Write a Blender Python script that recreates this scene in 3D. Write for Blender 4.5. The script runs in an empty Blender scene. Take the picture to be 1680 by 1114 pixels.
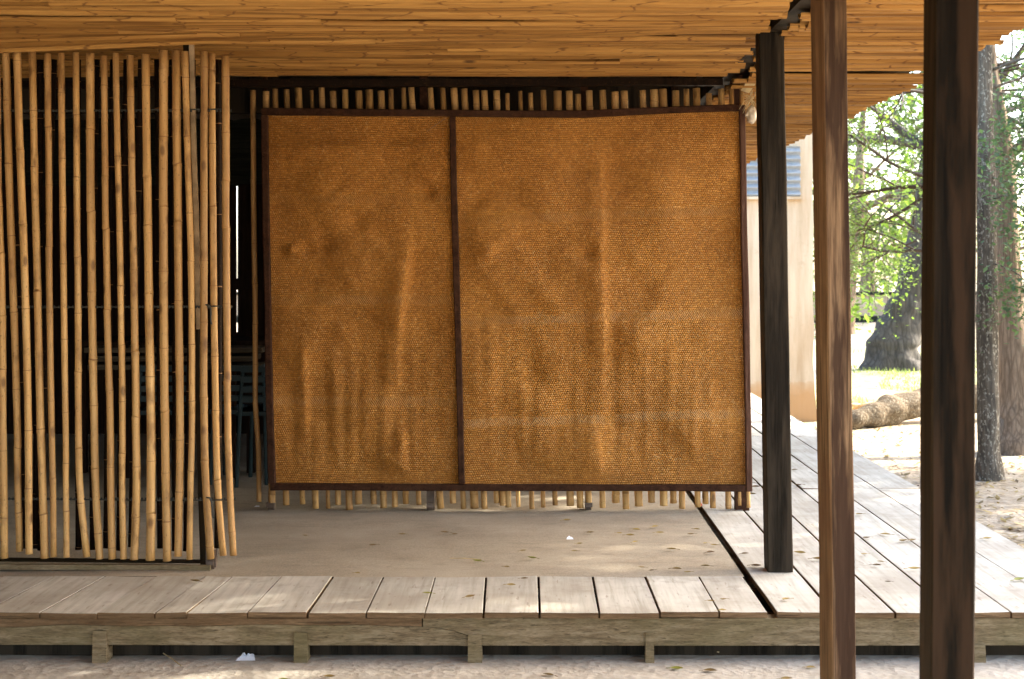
import bpy, bmesh, math, random
from mathutils import Vector, Matrix, noise

R = random.Random(7)
scene = bpy.context.scene
col = scene.collection
F = 2333.0            # focal length in photo pixels (50 mm on 36 mm film, 1680 px wide)
VX, VY = 871.0, 440.0  # vanishing point of the depth direction
H = 1.30              # eye height over the deck


def P(px, py, D):
    """World point at depth D (metres) seen at photo pixel px, py."""
    return Vector(((px - VX) * D / F, D, H - (py - VY) * D / F))


# ------------------------------------------------------------------ objects
def tag(o, label=None, cat=None, group=None, kind=None):
    if label: o['label'] = label
    if cat: o['category'] = cat
    if group: o['group'] = group
    if kind: o['kind'] = kind
    return o


def empty(name, loc, label, cat, group=None):
    o = bpy.data.objects.new(name, None)
    col.objects.link(o)
    o.location = loc
    o.empty_display_size = 0.1
    return tag(o, label, cat, group)


def link(name, bm, mats, parent=None, smooth=False):
    me = bpy.data.meshes.new(name)
    bm.normal_update()
    bm.to_mesh(me)
    bm.free()
    if smooth:
        for p in me.polygons: p.use_smooth = True
    o = bpy.data.objects.new(name, me)
    col.objects.link(o)
    for m in (mats if isinstance(mats, (list, tuple)) else [mats]):
        me.materials.append(m)
    if parent:
        o.parent = parent
        o.matrix_parent_inverse = Matrix.Translation(parent.location).inverted()
    return o


def hexa(bm, b, t, mi=0):
    """Box from four bottom and four top corners (same winding)."""
    vs = [bm.verts.new(p) for p in list(b) + list(t)]
    fs = [(3, 2, 1, 0), (4, 5, 6, 7), (0, 1, 5, 4), (1, 2, 6, 5), (2, 3, 7, 6), (3, 0, 4, 7)]
    out = []
    for f in fs:
        fc = bm.faces.new([vs[i] for i in f])
        fc.material_index = mi
        out.append(fc)
    return out


def box(bm, x0, x1, y0, y1, z0, z1, mi=0):
    return hexa(bm, [(x0, y0, z0), (x1, y0, z0), (x1, y1, z0), (x0, y1, z0)],
                [(x0, y0, z1), (x1, y0, z1), (x1, y1, z1), (x0, y1, z1)], mi)


def beam(bm, a, b, w, d, side=Vector((1, 0, 0)), mi=0, seg=1, wob=0.0):
    """Rectangular bar from a to b: width w along side, depth d across."""
    a, b = Vector(a), Vector(b)
    ax = (b - a).normalized()
    s = (side - ax * side.dot(ax)).normalized()
    n = ax.cross(s).normalized()
    rings = []
    for i in range(seg + 1):
        c = a.lerp(b, i / seg)
        if wob:
            c = c + s * wob * noise.noise(c * 3.1) + n * wob * noise.noise(c * 2.7 + Vector((5, 1, 2)))
        rings.append([bm.verts.new(c + s * sx * w / 2 + n * sy * d / 2)
                      for sx, sy in ((-1, -1), (1, -1), (1, 1), (-1, 1))])
    for r0, r1 in zip(rings, rings[1:]):
        for k in range(4):
            f = bm.faces.new((r0[k], r0[(k + 1) % 4], r1[(k + 1) % 4], r1[k]))
            f.material_index = mi
    for r in (rings[0][::-1], rings[-1]):
        f = bm.faces.new(r)
        f.material_index = mi
    return rings


def tube(bm, pts, rads, n=8, mi=0, caps=True, rough=0.0, sd=0.0):
    pts = [Vector(p) for p in pts]
    rings = []
    up = Vector((0.31, 0.87, 0.12)).normalized()
    for i, p in enumerate(pts):
        t = (pts[min(i + 1, len(pts) - 1)] - pts[max(i - 1, 0)]).normalized()
        u = (up - t * up.dot(t))
        if u.length < 1e-4: u = t.orthogonal()
        u.normalize()
        v = t.cross(u)
        r = rads[i] if isinstance(rads, (list, tuple)) else rads
        ring = []
        for k in range(n):
            a = 2 * math.pi * k / n
            rr = r
            if rough:
                rr = r * (1 + rough * noise.noise(Vector((math.cos(a) * 1.7, math.sin(a) * 1.7, i * 0.2 + sd))))
            ring.append(bm.verts.new(p + (u * math.cos(a) + v * math.sin(a)) * rr))
        rings.append(ring)
    for i in range(len(rings) - 1):
        m = mi[i] if isinstance(mi, list) else mi
        for k in range(n):
            f = bm.faces.new((rings[i][k], rings[i][(k + 1) % n], rings[i + 1][(k + 1) % n], rings[i + 1][k]))
            f.material_index = m
    if caps:
        m0 = mi[0] if isinstance(mi, list) else mi
        for r in (rings[0][::-1], rings[-1]):
            f = bm.faces.new(r)
            f.material_index = m0
    return rings


# ------------------------------------------------------------------ materials
class NT:
    def __init__(self, name, rough=0.8, spec=0.25):
        self.m = bpy.data.materials.new(name)
        self.m.use_nodes = True
        self.t = self.m.node_tree
        self.t.nodes.clear()
        self.out = self.n('ShaderNodeOutputMaterial')
        self.b = self.n('ShaderNodeBsdfPrincipled')
        self.b.inputs['Roughness'].default_value = rough
        self.b.inputs['Specular IOR Level'].default_value = spec
        self.l(self.b.outputs[0], self.out.inputs[0])

    def n(self, kind, **kw):
        x = self.t.nodes.new(kind)
        for k, v in kw.items(): setattr(x, k, v)
        return x

    def l(self, a, b): self.t.links.new(a, b)

    def val(self, sock, v):
        if hasattr(v, 'is_output') or isinstance(v, bpy.types.NodeSocket): self.l(v, sock)
        else: sock.default_value = v

    def coord(self, which='Object', scale=(1, 1, 1), loc=(0, 0, 0), rand=0.0):
        if which == 'World':
            src = self.n('ShaderNodeNewGeometry').outputs['Position']
        else:
            src = self.n('ShaderNodeTexCoord').outputs[which]
        if rand:
            oi = self.n('ShaderNodeObjectInfo')
            add = self.n('ShaderNodeVectorMath', operation='ADD')
            cmb = self.n('ShaderNodeCombineXYZ')
            r = self.math('MULTIPLY', oi.outputs['Random'], rand)
            for i in range(3): self.l(r, cmb.inputs[i])
            self.l(src, add.inputs[0]); self.l(cmb.outputs[0], add.inputs[1])
            src = add.outputs[0]
        mp = self.n('ShaderNodeMapping')
        mp.inputs['Scale'].default_value = scale
        mp.inputs['Location'].default_value = loc
        self.l(src, mp.inputs[0])
        return mp.outputs[0]

    def noise(self, vec, scale=5, detail=4, rough=0.55, dist=0.0):
        x = self.n('ShaderNodeTexNoise')
        x.inputs['Scale'].default_value = scale
        x.inputs['Detail'].default_value = detail
        x.inputs['Roughness'].default_value = rough
        x.inputs['Distortion'].default_value = dist
        self.l(vec, x.inputs['Vector'])
        return x.outputs['Fac']

    def voro(self, vec, scale=5, feature='F1', out='Distance', rnd=1.0):
        x = self.n('ShaderNodeTexVoronoi', feature=feature)
        x.inputs['Scale'].default_value = scale
        x.inputs['Randomness'].default_value = rnd
        self.l(vec, x.inputs['Vector'])
        return x.outputs[out]

    def math(self, op, a, b=0.0, clamp=False):
        x = self.n('ShaderNodeMath', operation=op, use_clamp=clamp)
        self.val(x.inputs[0], a)
        self.val(x.inputs[1], b)
        return x.outputs[0]

    def ramp(self, fac, stops, interp='LINEAR'):
        x = self.n('ShaderNodeValToRGB')
        x.color_ramp.interpolation = interp
        e = x.color_ramp.elements
        while len(e) < len(stops): e.new(0.5)
        for el, (p, c) in zip(e, stops):
            el.position = p
            el.color = (c[0], c[1], c[2], 1) if isinstance(c, (tuple, list)) else (c, c, c, 1)
        self.l(fac, x.inputs[0])
        return x.outputs[0]

    def mix(self, fac, a, b, mode='MIX'):
        x = self.n('ShaderNodeMix', data_type='RGBA', blend_type=mode)
        self.val(x.inputs[0], fac)
        for s, v in ((x.inputs[6], a), (x.inputs[7], b)):
            if isinstance(v, (tuple, list)): s.default_value = (v[0], v[1], v[2], 1)
            else: self.l(v, s)
        return x.outputs[2]

    def bump(self, h, strength=0.5, dist=0.01, prev=None):
        x = self.n('ShaderNodeBump')
        x.inputs['Strength'].default_value = strength
        x.inputs['Distance'].default_value = dist
        self.l(h, x.inputs['Height'])
        if prev is not None: self.l(prev, x.inputs['Normal'])
        self.l(x.outputs[0], self.b.inputs['Normal'])
        return x.outputs[0]

    def color(self, c):
        if isinstance(c, (tuple, list)): self.b.inputs['Base Color'].default_value = (c[0], c[1], c[2], 1)
        else: self.l(c, self.b.inputs['Base Color'])
        return self.m


def mat_bamboo(name, c0, c1, c2, node_dark=1.0):
    t = NT(name, 0.55, 0.3)
    v = t.coord('Object', (45, 45, 3.0), rand=37)
    n1 = t.noise(v, 1.0, 5, 0.6)
    v2 = t.coord('Object', (9, 9, 6), rand=11)
    n2 = t.noise(v2, 1.0, 4, 0.6)
    base = t.ramp(n1, [(0.25, c0), (0.55, c1), (0.8, c2)])
    oi = t.n('ShaderNodeObjectInfo')
    tone = t.ramp(oi.outputs['Random'], [(0, (0.70, 0.66, 0.62)), (0.35, (0.92, 0.88, 0.84)), (0.6, (1, 1.0, 1.0)), (1, (1.12, 1.12, 1.12))])
    base = t.mix(1.0, base, tone, 'MULTIPLY')
    spots = t.ramp(n2, [(0.33, 1), (0.45, 0)])
    base = t.mix(t.math('MULTIPLY', spots, 0.55), base, (c0[0] * 0.45, c0[1] * 0.4, c0[2] * 0.35))
    kv = t.voro(t.coord('Object', (14, 14, 6.5), rand=21), 1.0)
    base = t.mix(t.math('MULTIPLY', t.ramp(kv, [(0.10, 1), (0.20, 0)]), 0.75), base, (c0[0] * 0.35, c0[1] * 0.3, c0[2] * 0.3))
    ng = t.noise(t.coord('Object', (5, 5, 1.6), rand=29), 1.0, 3, 0.6)
    base = t.mix(t.math('MULTIPLY', t.ramp(ng, [(0.5, 0), (0.68, 1)]), 0.4), base, (c1[0] * 0.62, c1[1] * 0.62, c1[2] * 0.75))
    n3 = t.noise(t.coord('Object', (120, 120, 90), rand=5), 1.0, 2, 0.5)
    base = t.mix(t.math('MULTIPLY', t.ramp(n3, [(0.62, 0), (0.72, 1)]), 0.5), base, (0.09, 0.05, 0.02))
    t.color(base)
    t.bump(n1, 0.25, 0.003)
    t.b.inputs['Roughness'].default_value = 0.5
    if c0[0] < 0.1: t.b.inputs['Specular IOR Level'].default_value = 0.04
    return t.m


M = {}
M['bamboo'] = mat_bamboo('bamboo', (0.32, 0.16, 0.05), (0.51, 0.292, 0.10), (0.62, 0.40, 0.17))
M['bamboo_brown'] = mat_bamboo('bamboo aged', (0.20, 0.10, 0.035), (0.33, 0.175, 0.06), (0.42, 0.24, 0.09))  # browner bamboo tone for the loose splint
M['pole_shaded'] = mat_bamboo('shade darkened pole', (0.008, 0.005, 0.003), (0.015, 0.008, 0.0045), (0.024, 0.013, 0.007))  # room shade put into the colour of the rear poles and a beam
t = NT('bamboo node', 0.7); M['node'] = t.color((0.27, 0.14, 0.055))
t = NT('bamboo core', 0.9); M['core'] = t.color((0.42, 0.29, 0.15))
t = NT('bamboo hollow', 0.9); M['hollow'] = t.color((0.07, 0.04, 0.02))


def mat_ceiling():
    t = NT('flattened bamboo', 0.7, 0.15)
    at = t.n('ShaderNodeVertexColor', layer_name='strip')
    w = t.coord('World')
    add = t.n('ShaderNodeVectorMath', operation='ADD')
    sc = t.n('ShaderNodeVectorMath', operation='SCALE'); sc.inputs['Scale'].default_value = 60.0
    t.l(at.outputs['Color'], sc.inputs[0]); t.l(w, add.inputs[0]); t.l(sc.outputs[0], add.inputs[1])
    def mp(s):
        m = t.n('ShaderNodeMapping'); m.inputs['Scale'].default_value = s
        t.l(add.outputs[0], m.inputs[0]); return m.outputs[0]
    n1 = t.noise(mp((1.3, 70, 30)), 1, 5, 0.65)
    base = t.ramp(n1, [(0.22, (0.19, 0.088, 0.020)), (0.45, (0.36, 0.178, 0.046)), (0.62, (0.45, 0.235, 0.064)), (0.85, (0.57, 0.335, 0.115))])
    sep = t.n('ShaderNodeSeparateColor'); t.l(at.outputs['Color'], sep.inputs[0])
    tone = t.ramp(sep.outputs[0], [(0, (0.68, 0.63, 0.55)), (0.5, (0.95, 0.93, 0.90)), (1, (1.12, 1.13, 1.12))])
    base = t.mix(1.0, base, tone, 'MULTIPLY')
    # bruises, knots, node rings and cracks
    n2 = t.noise(mp((3, 14, 9)), 1, 4, 0.6)
    base = t.mix(t.math('MULTIPLY', t.ramp(n2, [(0.56, 0), (0.70, 1)]), 0.5), base, (0.20, 0.085, 0.02))
    kn = t.voro(mp((2.6, 8, 5)), 1.0)
    base = t.mix(t.math('MULTIPLY', t.ramp(kn, [(0.05, 1), (0.11, 0)]), 0.9), base, (0.06, 0.03, 0.012))
    n4 = t.noise(mp((3, 26, 9)), 1, 2, 0.5)
    sx_ = t.n('ShaderNodeSeparateXYZ'); t.l(add.outputs[0], sx_.inputs[0])
    xr = t.math('ADD', sx_.outputs[0], t.math('MULTIPLY', n4, 0.5))
    ring = t.math('PINGPONG', xr, 0.17)
    base = t.mix(t.math('MULTIPLY', t.ramp(ring, [(0.005, 1), (0.011, 0)]), 0.85), base, (0.13, 0.055, 0.016))
    n3 = t.noise(mp((1.0, 60, 40)), 1, 4, 0.6)
    base = t.mix(t.math('MULTIPLY', t.ramp(n3, [(0.54, 0), (0.61, 1)]), 0.75), base, (0.13, 0.055, 0.014))
    t.color(base)
    t.bump(n1, 0.5, 0.006)
    return t.m
M['ceiling'] = mat_ceiling()


def mat_wood(name, stops, sx=(1, 1, 1), rough=0.85, bump=0.35, stain=None, stain_amt=0.5, stain_scale=3.0, rand=13, which='Object', spec=0.05):
    t = NT(name, rough, spec)
    v = t.coord(which, sx, rand=rand)
    n1 = t.noise(v, 1, 6, 0.62, 0.3)
    c = t.ramp(n1, stops)
    nk = t.noise(t.coord(which, tuple(q * 2.6 if q > 5 else q * 0.9 for q in sx), rand=rand), 1, 3, 0.6, 0.6)
    nf = t.noise(t.coord(which, tuple(q * 6 for q in sx), rand=rand), 1, 4, 0.7)
    c = t.mix(1.0, c, t.ramp(nf, [(0.3, (0.6, 0.58, 0.55)), (0.5, (1, 1, 1)), (0.72, (1.35, 1.35, 1.35))]), 'MULTIPLY')
    mid = stops[0][1]
    c = t.mix(t.math('MULTIPLY', t.ramp(nk, [(0.60, 0), (0.67, 1)]), 0.7), c, (mid[0] * 0.4, mid[1] * 0.4, mid[2] * 0.4))
    if stain:
        ss = (1, 1, 1) if stain_scale > 0 else (4.0, 4.0, 0.42)
        n2 = t.noise(t.coord(which, ss, rand=rand), abs(stain_scale), 5, 0.6)
        c = t.mix(t.math('MULTIPLY', t.ramp(n2, [(0.45, 0), (0.68, 1)] if stain_scale > 0 else [(0.44, 0), (0.54, 1)]), stain_amt), c, stain)
    t.color(c)
    t.bump(n1, bump, 0.004)
    return t.m


# grain along z (posts, rails), x (beams) or y (boards)
M['post_dark'] = mat_wood('dark post timber', [(0.25, (0.008, 0.006, 0.004)), (0.55, (0.018, 0.0135, 0.009)), (0.8, (0.034, 0.025, 0.017))], (60, 60, 2.2), 0.6, 0.4, (0.055, 0.040, 0.026), 0.6, -2.2)  # near-black wood tone with grain and paler streaks
M['post_brown'] = mat_wood('streaked post timber', [(0.30, (0.045, 0.026, 0.014)), (0.5, (0.11, 0.064, 0.034)), (0.74, (0.20, 0.128, 0.072))], (26, 26, 0.9), 0.75, 0.3, (0.024, 0.012, 0.0075), 0.88, -3.0)
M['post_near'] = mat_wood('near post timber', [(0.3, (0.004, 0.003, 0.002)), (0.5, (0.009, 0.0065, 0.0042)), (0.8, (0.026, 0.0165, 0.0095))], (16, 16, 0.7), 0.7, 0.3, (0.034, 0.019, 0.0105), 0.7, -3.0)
M['post_lit_tan'] = mat_wood('left-lit tan side', [(0.3, (0.09, 0.048, 0.022)), (0.5, (0.17, 0.098, 0.046)), (0.75, (0.24, 0.145, 0.072))], (25, 25, 0.9), 0.75, 0.3, (0.12, 0.06, 0.03), 0.6, 3.0)  # light from front left painted into the middle post's left face
M['post_lit_mid'] = mat_wood('left-lit brown side', [(0.3, (0.012, 0.008, 0.004)), (0.5, (0.026, 0.017, 0.009)), (0.75, (0.05, 0.032, 0.017))], (25, 25, 0.9), 0.75, 0.3)  # near post's left face coloured lighter to stand for side light
M['frame'] = mat_wood('red brown batten', [(0.3, (0.020, 0.009, 0.005)), (0.55, (0.050, 0.021, 0.011)), (0.8, (0.085, 0.038, 0.020))], (30, 30, 30), 0.7, 0.3, (0.07, 0.035, 0.02), 0.4, 4.0)
M['frame_worn'] = mat_wood('worn batten', [(0.3, (0.05, 0.022, 0.013)), (0.55, (0.10, 0.05, 0.032)), (0.8, (0.17, 0.095, 0.065))], (60, 60, 4), 0.75, 0.3, (0.1, 0.05, 0.03), 0.6, 3.0)
M['fascia'] = mat_wood('mossy edge beam', [(0.25, (0.085, 0.060, 0.032)), (0.5, (0.19, 0.14, 0.08)), (0.78, (0.31, 0.24, 0.15))], (7, 20, 55), 0.9, 0.5, (0.115, 0.095, 0.042), 0.6, 3.5, which='World')
M['bark_edge'] = mat_wood('brown board edge', [(0.25, (0.07, 0.042, 0.022)), (0.5, (0.15, 0.092, 0.048)), (0.78, (0.24, 0.155, 0.085))], (5, 20, 60), 0.9, 0.4, (0.1, 0.06, 0.03), 0.5, 5, which='World')


def mat_boards():
    t = NT('weathered deck boards', 0.8, 0.25)
    at = t.n('ShaderNodeVertexColor', layer_name='strip')
    w = t.coord('World')
    sc = t.n('ShaderNodeVectorMath', operation='SCALE'); sc.inputs['Scale'].default_value = 40.0
    add = t.n('ShaderNodeVectorMath', operation='ADD')
    t.l(at.outputs['Color'], sc.inputs[0]); t.l(w, add.inputs[0]); t.l(sc.outputs[0], add.inputs[1])
    def mp(s, src=None):
        m = t.n('ShaderNodeMapping'); m.inputs['Scale'].default_value = s
        t.l(src or add.outputs[0], m.inputs[0]); return m.outputs[0]
    n1 = t.noise(mp((38, 2.0, 20)), 1, 6, 0.65, 0.4)
    c = t.ramp(n1, [(0.25, (0.33, 0.305, 0.245)), (0.5, (0.49, 0.465, 0.395)), (0.8, (0.61, 0.585, 0.505))])
    sep = t.n('ShaderNodeSeparateColor'); t.l(at.outputs['Color'], sep.inputs[0])
    c = t.mix(1.0, c, t.ramp(sep.outputs[1], [(0, (0.84, 0.82, 0.79)), (1, (1.08, 1.07, 1.06))]), 'MULTIPLY')
    n2 = t.noise(mp((2.2, 2.2, 2.2), w), 1, 5, 0.6)
    c = t.mix(t.math('MULTIPLY', t.ramp(n2, [(0.42, 0), (0.62, 1)]), 0.5), c, (0.27, 0.225, 0.165))
    n5 = t.noise(mp((7, 7, 7), w), 1, 6, 0.7)
    c = t.mix(t.math('MULTIPLY', t.ramp(n5, [(0.55, 0), (0.68, 1)]), 0.4), c, (0.20, 0.165, 0.12))
    n3 = t.noise(mp((60, 9, 20)), 1, 2, 0.5)
    c = t.mix(t.math('MULTIPLY', t.ramp(n3, [(0.66, 0), (0.73, 1)]), 0.5), c, (0.17, 0.12, 0.08))
    t.color(c)
    t.bump(n1, 0.3, 0.003)
    return t.m
M['boards'] = mat_boards()


def mat_floor():
    t = NT('dusty rammed floor', 0.9, 0.15)
    w = t.coord('World')
    n1 = t.noise(w, 2.2, 6, 0.62)
    n2 = t.noise(t.coord('World', (1.4, 5, 1)), 1.6, 5, 0.6, 0.6)
    n3 = t.noise(w, 160, 3, 0.6)
    c = t.ramp(n1, [(0.3, (0.25, 0.205, 0.14)), (0.55, (0.37, 0.315, 0.225)), (0.8, (0.47, 0.405, 0.30))])
    c = t.mix(t.math('MULTIPLY', t.ramp(n2, [(0.42, 0), (0.66, 1)]), 0.45), c, (0.27, 0.215, 0.155))
    c = t.mix(0.4, c, t.ramp(n3, [(0.3, (0.17, 0.135, 0.09)), (0.7, (0.52, 0.45, 0.34))]))
    n4 = t.noise(t.coord('World', (1.2, 4, 1)), 4.5, 6, 0.7, 1.0)
    c = t.mix(t.math('MULTIPLY', t.ramp(n4, [(0.54, 0), (0.66, 1)]), 0.4), c, (0.20, 0.165, 0.115))
    sp4 = t.voro(w, 26)
    c = t.mix(t.math('MULTIPLY', t.ramp(sp4, [(0.06, 1), (0.12, 0)]), 0.5), c, (0.15, 0.11, 0.07))
    t.color(c)
    nb = t.bump(n3, 0.25, 0.004)
    t.bump(n2, 0.5, 0.02, nb)
    return t.m
M['floor'] = mat_floor()


def mat_ground():
    t = NT('sandy ground with litter', 0.95, 0.1)
    w = t.coord('World')
    n1 = t.noise(w, 0.55, 5, 0.6)
    n2 = t.noise(w, 7, 5, 0.65)
    v = t.voro(w, 30)
    n3 = t.noise(w, 45, 3, 0.6)
    c = t.ramp(n2, [(0.3, (0.27, 0.21, 0.14)), (0.55, (0.40, 0.33, 0.24)), (0.8, (0.50, 0.43, 0.33))])
    c = t.mix(t.math('MULTIPLY', t.ramp(n3, [(0.5, 0), (0.66, 1)]), 0.6), c, (0.21, 0.13, 0.065))
    sep = t.n('ShaderNodeSeparateXYZ'); t.l(w, sep.inputs[0])
    # thin grass beyond 16 m, swept concrete-pale sand by the deck front
    gm = t.math('MULTIPLY', t.ramp(n1, [(0.42, 0), (0.55, 1)]), t.ramp(t.math('MULTIPLY', sep.outputs[1], 0.02), [(0.30, 0), (0.36, 1), (0.62, 1), (0.7, 0.15)]))
    c = t.mix(t.math('MULTIPLY', gm, t.ramp(n2, [(0.35, 0.3), (0.6, 0.95)])), c, (0.17, 0.21, 0.07))
    fm = t.ramp(t.math('MULTIPLY', sep.outputs[1], 0.1), [(0.57, 1), (0.66, 0)])
    fm = t.math('MULTIPLY', fm, t.ramp(t.math('MULTIPLY', sep.outputs[0], 0.1), [(0.25, 1), (0.32, 0)]))
    c2 = t.ramp(n2, [(0.3, (0.36, 0.325, 0.26)), (0.7, (0.50, 0.46, 0.385))])
    c = t.mix(t.math('MULTIPLY', fm, 0.85), c, c2)
    t.color(c)
    nb = t.bump(v, 0.35, 0.012)
    t.bump(n2, 0.5, 0.03, nb)
    return t.m
M['ground'] = mat_ground()


def mat_weave(x0, z0, tilt=0.0):
    """Plaited bamboo mat: checker weave, diagonal twill, coarser herringbone seams."""
    t = NT('plaited bamboo mat', 0.38, 0.5)
    t.b.inputs['Specular Tint'].default_value = (1.0, 0.72, 0.38, 1)
    w = t.coord('World')
    wob = t.n('ShaderNodeTexNoise'); wob.inputs['Scale'].default_value = 2.5; t.l(w, wob.inputs['Vector'])
    off = t.n('ShaderNodeVectorMath', operation='SCALE'); off.inputs['Scale'].default_value = 0.03
    t.l(wob.outputs['Color'], off.inputs[0])
    ad = t.n('ShaderNodeVectorMath', operation='ADD'); t.l(w, ad.inputs[0]); t.l(off.outputs[0], ad.inputs[1])
    wob2 = t.n('ShaderNodeTexNoise'); wob2.inputs['Scale'].default_value = 38; t.l(w, wob2.inputs['Vector'])
    off2 = t.n('ShaderNodeVectorMath', operation='SCALE'); off2.inputs['Scale'].default_value = 0.009
    t.l(wob2.outputs['Color'], off2.inputs[0])
    ad2 = t.n('ShaderNodeVectorMath', operation='ADD'); t.l(ad.outputs[0], ad2.inputs[0]); t.l(off2.outputs[0], ad2.inputs[1])
    sp = t.n('ShaderNodeSeparateXYZ'); t.l(ad2.outputs[0], sp.inputs[0])
    X, Z = sp.outputs[0], sp.outputs[2]
    p_ = 0.0116
    row = t.math('ABSOLUTE', t.math('SINE', t.math('MULTIPLY', Z, math.pi / p_)))
    par = t.math('MULTIPLY', t.math('FLOOR', t.math('DIVIDE', Z, p_)), p_ * 0.5)
    colm = t.math('ABSOLUTE', t.math('SINE', t.math('MULTIPLY', t.math('ADD', X, par), math.pi / p_)))
    chk = t.math('MULTIPLY', t.math('POWER', row, 0.6), t.math('ADD', t.math('MULTIPLY', colm, 0.6), 0.4))
    kd = 2 * math.pi / 0.016
    dg = t.math('ADD', t.math('MULTIPLY', t.math('SINE', t.math('MULTIPLY', t.math('ADD', t.math('MULTIPLY', X, 1.5), Z), kd)), 0.5), 0.5)
    # seams: every 0.54 m a band 45 mm tall
    ph = t.math('PINGPONG', t.math('ADD', t.math('ADD', Z, t.math('MULTIPLY', X, tilt)), z0), 0.27)
    seam = t.math('MULTIPLY', t.ramp(ph, [(0.014, 1), (0.034, 0)]), t.ramp(t.noise(w, 7, 3, 0.6), [(0.3, 0.4), (0.5, 1)]))
    hgt = t.n('ShaderNodeMix', data_type='FLOAT')
    t.l(seam, hgt.inputs[0]); t.l(chk, hgt.inputs[2]); t.l(dg, hgt.inputs[3])
    hg = hgt.outputs[0]
    nA = t.noise(t.coord('World', (1, 1, 1), (x0, 0, 0)), 2.4, 5, 0.6)
    nB = t.noise(t.coord('World', (22, 1, 1.1), (x0, 0, 0)), 1, 4, 0.6)
    nC = t.noise(w, 95, 2, 0.6)
    nD = t.noise(t.coord('World', (75, 1, 75)), 1, 2, 0.5)
    c = t.ramp(nA, [(0.25, (0.32, 0.117, 0.018)), (0.5, (0.41, 0.158, 0.025)), (0.75, (0.50, 0.205, 0.036))])
    zz = t.math('MULTIPLY', t.math('SUBTRACT', 1.35, Z), 0.8, True)
    c = t.mix(t.math('MULTIPLY', t.math('MULTIPLY', t.ramp(nB, [(0.45, 0), (0.65, 1)]), zz), 0.35), c, (0.25, 0.105, 0.022))
    cid = t.n('ShaderNodeCombineXYZ')
    t.l(t.math('FLOOR', t.math('DIVIDE', t.math('ADD', X, par), p_)), cid.inputs[0]); t.l(t.math('FLOOR', t.math('DIVIDE', Z, p_)), cid.inputs[1])
    wn = t.n('ShaderNodeTexWhiteNoise', noise_dimensions='2D'); t.l(cid.outputs[0], wn.inputs['Vector'])
    c = t.mix(1.0, c, t.ramp(wn.outputs['Value'], [(0, (0.76, 0.73, 0.67)), (0.5, (0.98, 0.97, 0.97)), (0.85, (1.05, 1.07, 1.1)), (1, (1.25, 1.35, 1.6))]), 'MULTIPLY')
    c = t.mix(t.ramp(hg, [(0.2, 0.66), (0.62, 0.0)]), c, (0.13, 0.05, 0.011))
    c = t.mix(t.math('MULTIPLY', t.ramp(nC, [(0.56, 0), (0.72, 1)]), 0.45), c, (0.68, 0.42, 0.17))
    c = t.mix(t.math('MULTIPLY', t.ramp(nD, [(0.6, 0), (0.7, 1)]), 0.5), c, (0.16, 0.065, 0.018))
    c = t.mix(t.math('MULTIPLY', t.math('MULTIPLY', seam, t.ramp(hg, [(0.45, 0), (0.7, 1)])), 0.32), c, (0.64, 0.32, 0.085))
    t.color(c)
    t.bump(hg, 0.9, 0.005)
    return t.m


def flat(name, c, rough=0.8, metal=0.0, spec=0.3, var=0.25, sc=20):
    t = NT(name, rough, spec)
    n = t.noise(t.coord('Object', rand=9), sc, 4, 0.6)
    a = tuple(x * (1 - var) for x in c); b = tuple(min(1, x * (1 + var)) for x in c)
    t.color(t.ramp(n, [(0.3, a), (0.7, b)]))
    t.b.inputs['Metallic'].default_value = metal
    t.bump(n, 0.2, 0.003)
    return t.m


M['steel'] = flat('rusty steel', (0.14, 0.10, 0.075), 0.55, 0.5)
M['bar'] = flat('weathered grey strip', (0.40, 0.29, 0.17), 0.8, 0.0, 0.2, 0.4, 14)
M['rod'] = flat('dull zinc rod', (0.05, 0.05, 0.042), 0.6, 0.3)
M['dark_steel'] = flat('dark steel channel', (0.022, 0.015, 0.008), 0.9, 0.0, 0.05)
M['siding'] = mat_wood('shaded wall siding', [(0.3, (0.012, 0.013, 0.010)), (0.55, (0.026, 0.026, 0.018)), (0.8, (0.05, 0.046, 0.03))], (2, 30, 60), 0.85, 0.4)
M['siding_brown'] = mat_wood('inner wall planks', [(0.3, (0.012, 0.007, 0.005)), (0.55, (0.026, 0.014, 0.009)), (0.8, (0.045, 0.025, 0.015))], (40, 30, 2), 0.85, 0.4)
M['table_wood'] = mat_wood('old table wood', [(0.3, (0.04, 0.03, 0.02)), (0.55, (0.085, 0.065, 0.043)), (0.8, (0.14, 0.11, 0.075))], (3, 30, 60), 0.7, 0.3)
M['teal'] = flat('teal painted steel', (0.008, 0.024, 0.027), 0.5, 0.0, 0.4)
M['roof_sheet'] = flat('roof sheeting', (0.20, 0.17, 0.14), 0.7)
M['paper'] = flat('paper scrap', (0.78, 0.80, 0.84), 0.7, 0, 0.2, 0.06)
M['cloth'] = flat('clear plastic bag', (0.48, 0.40, 0.30), 0.35, 0, 0.5)
M['straw'] = flat('dry straw', (0.48, 0.36, 0.19), 0.8)
M['red'] = flat('red plastic', (0.55, 0.10, 0.04), 0.5)


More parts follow.
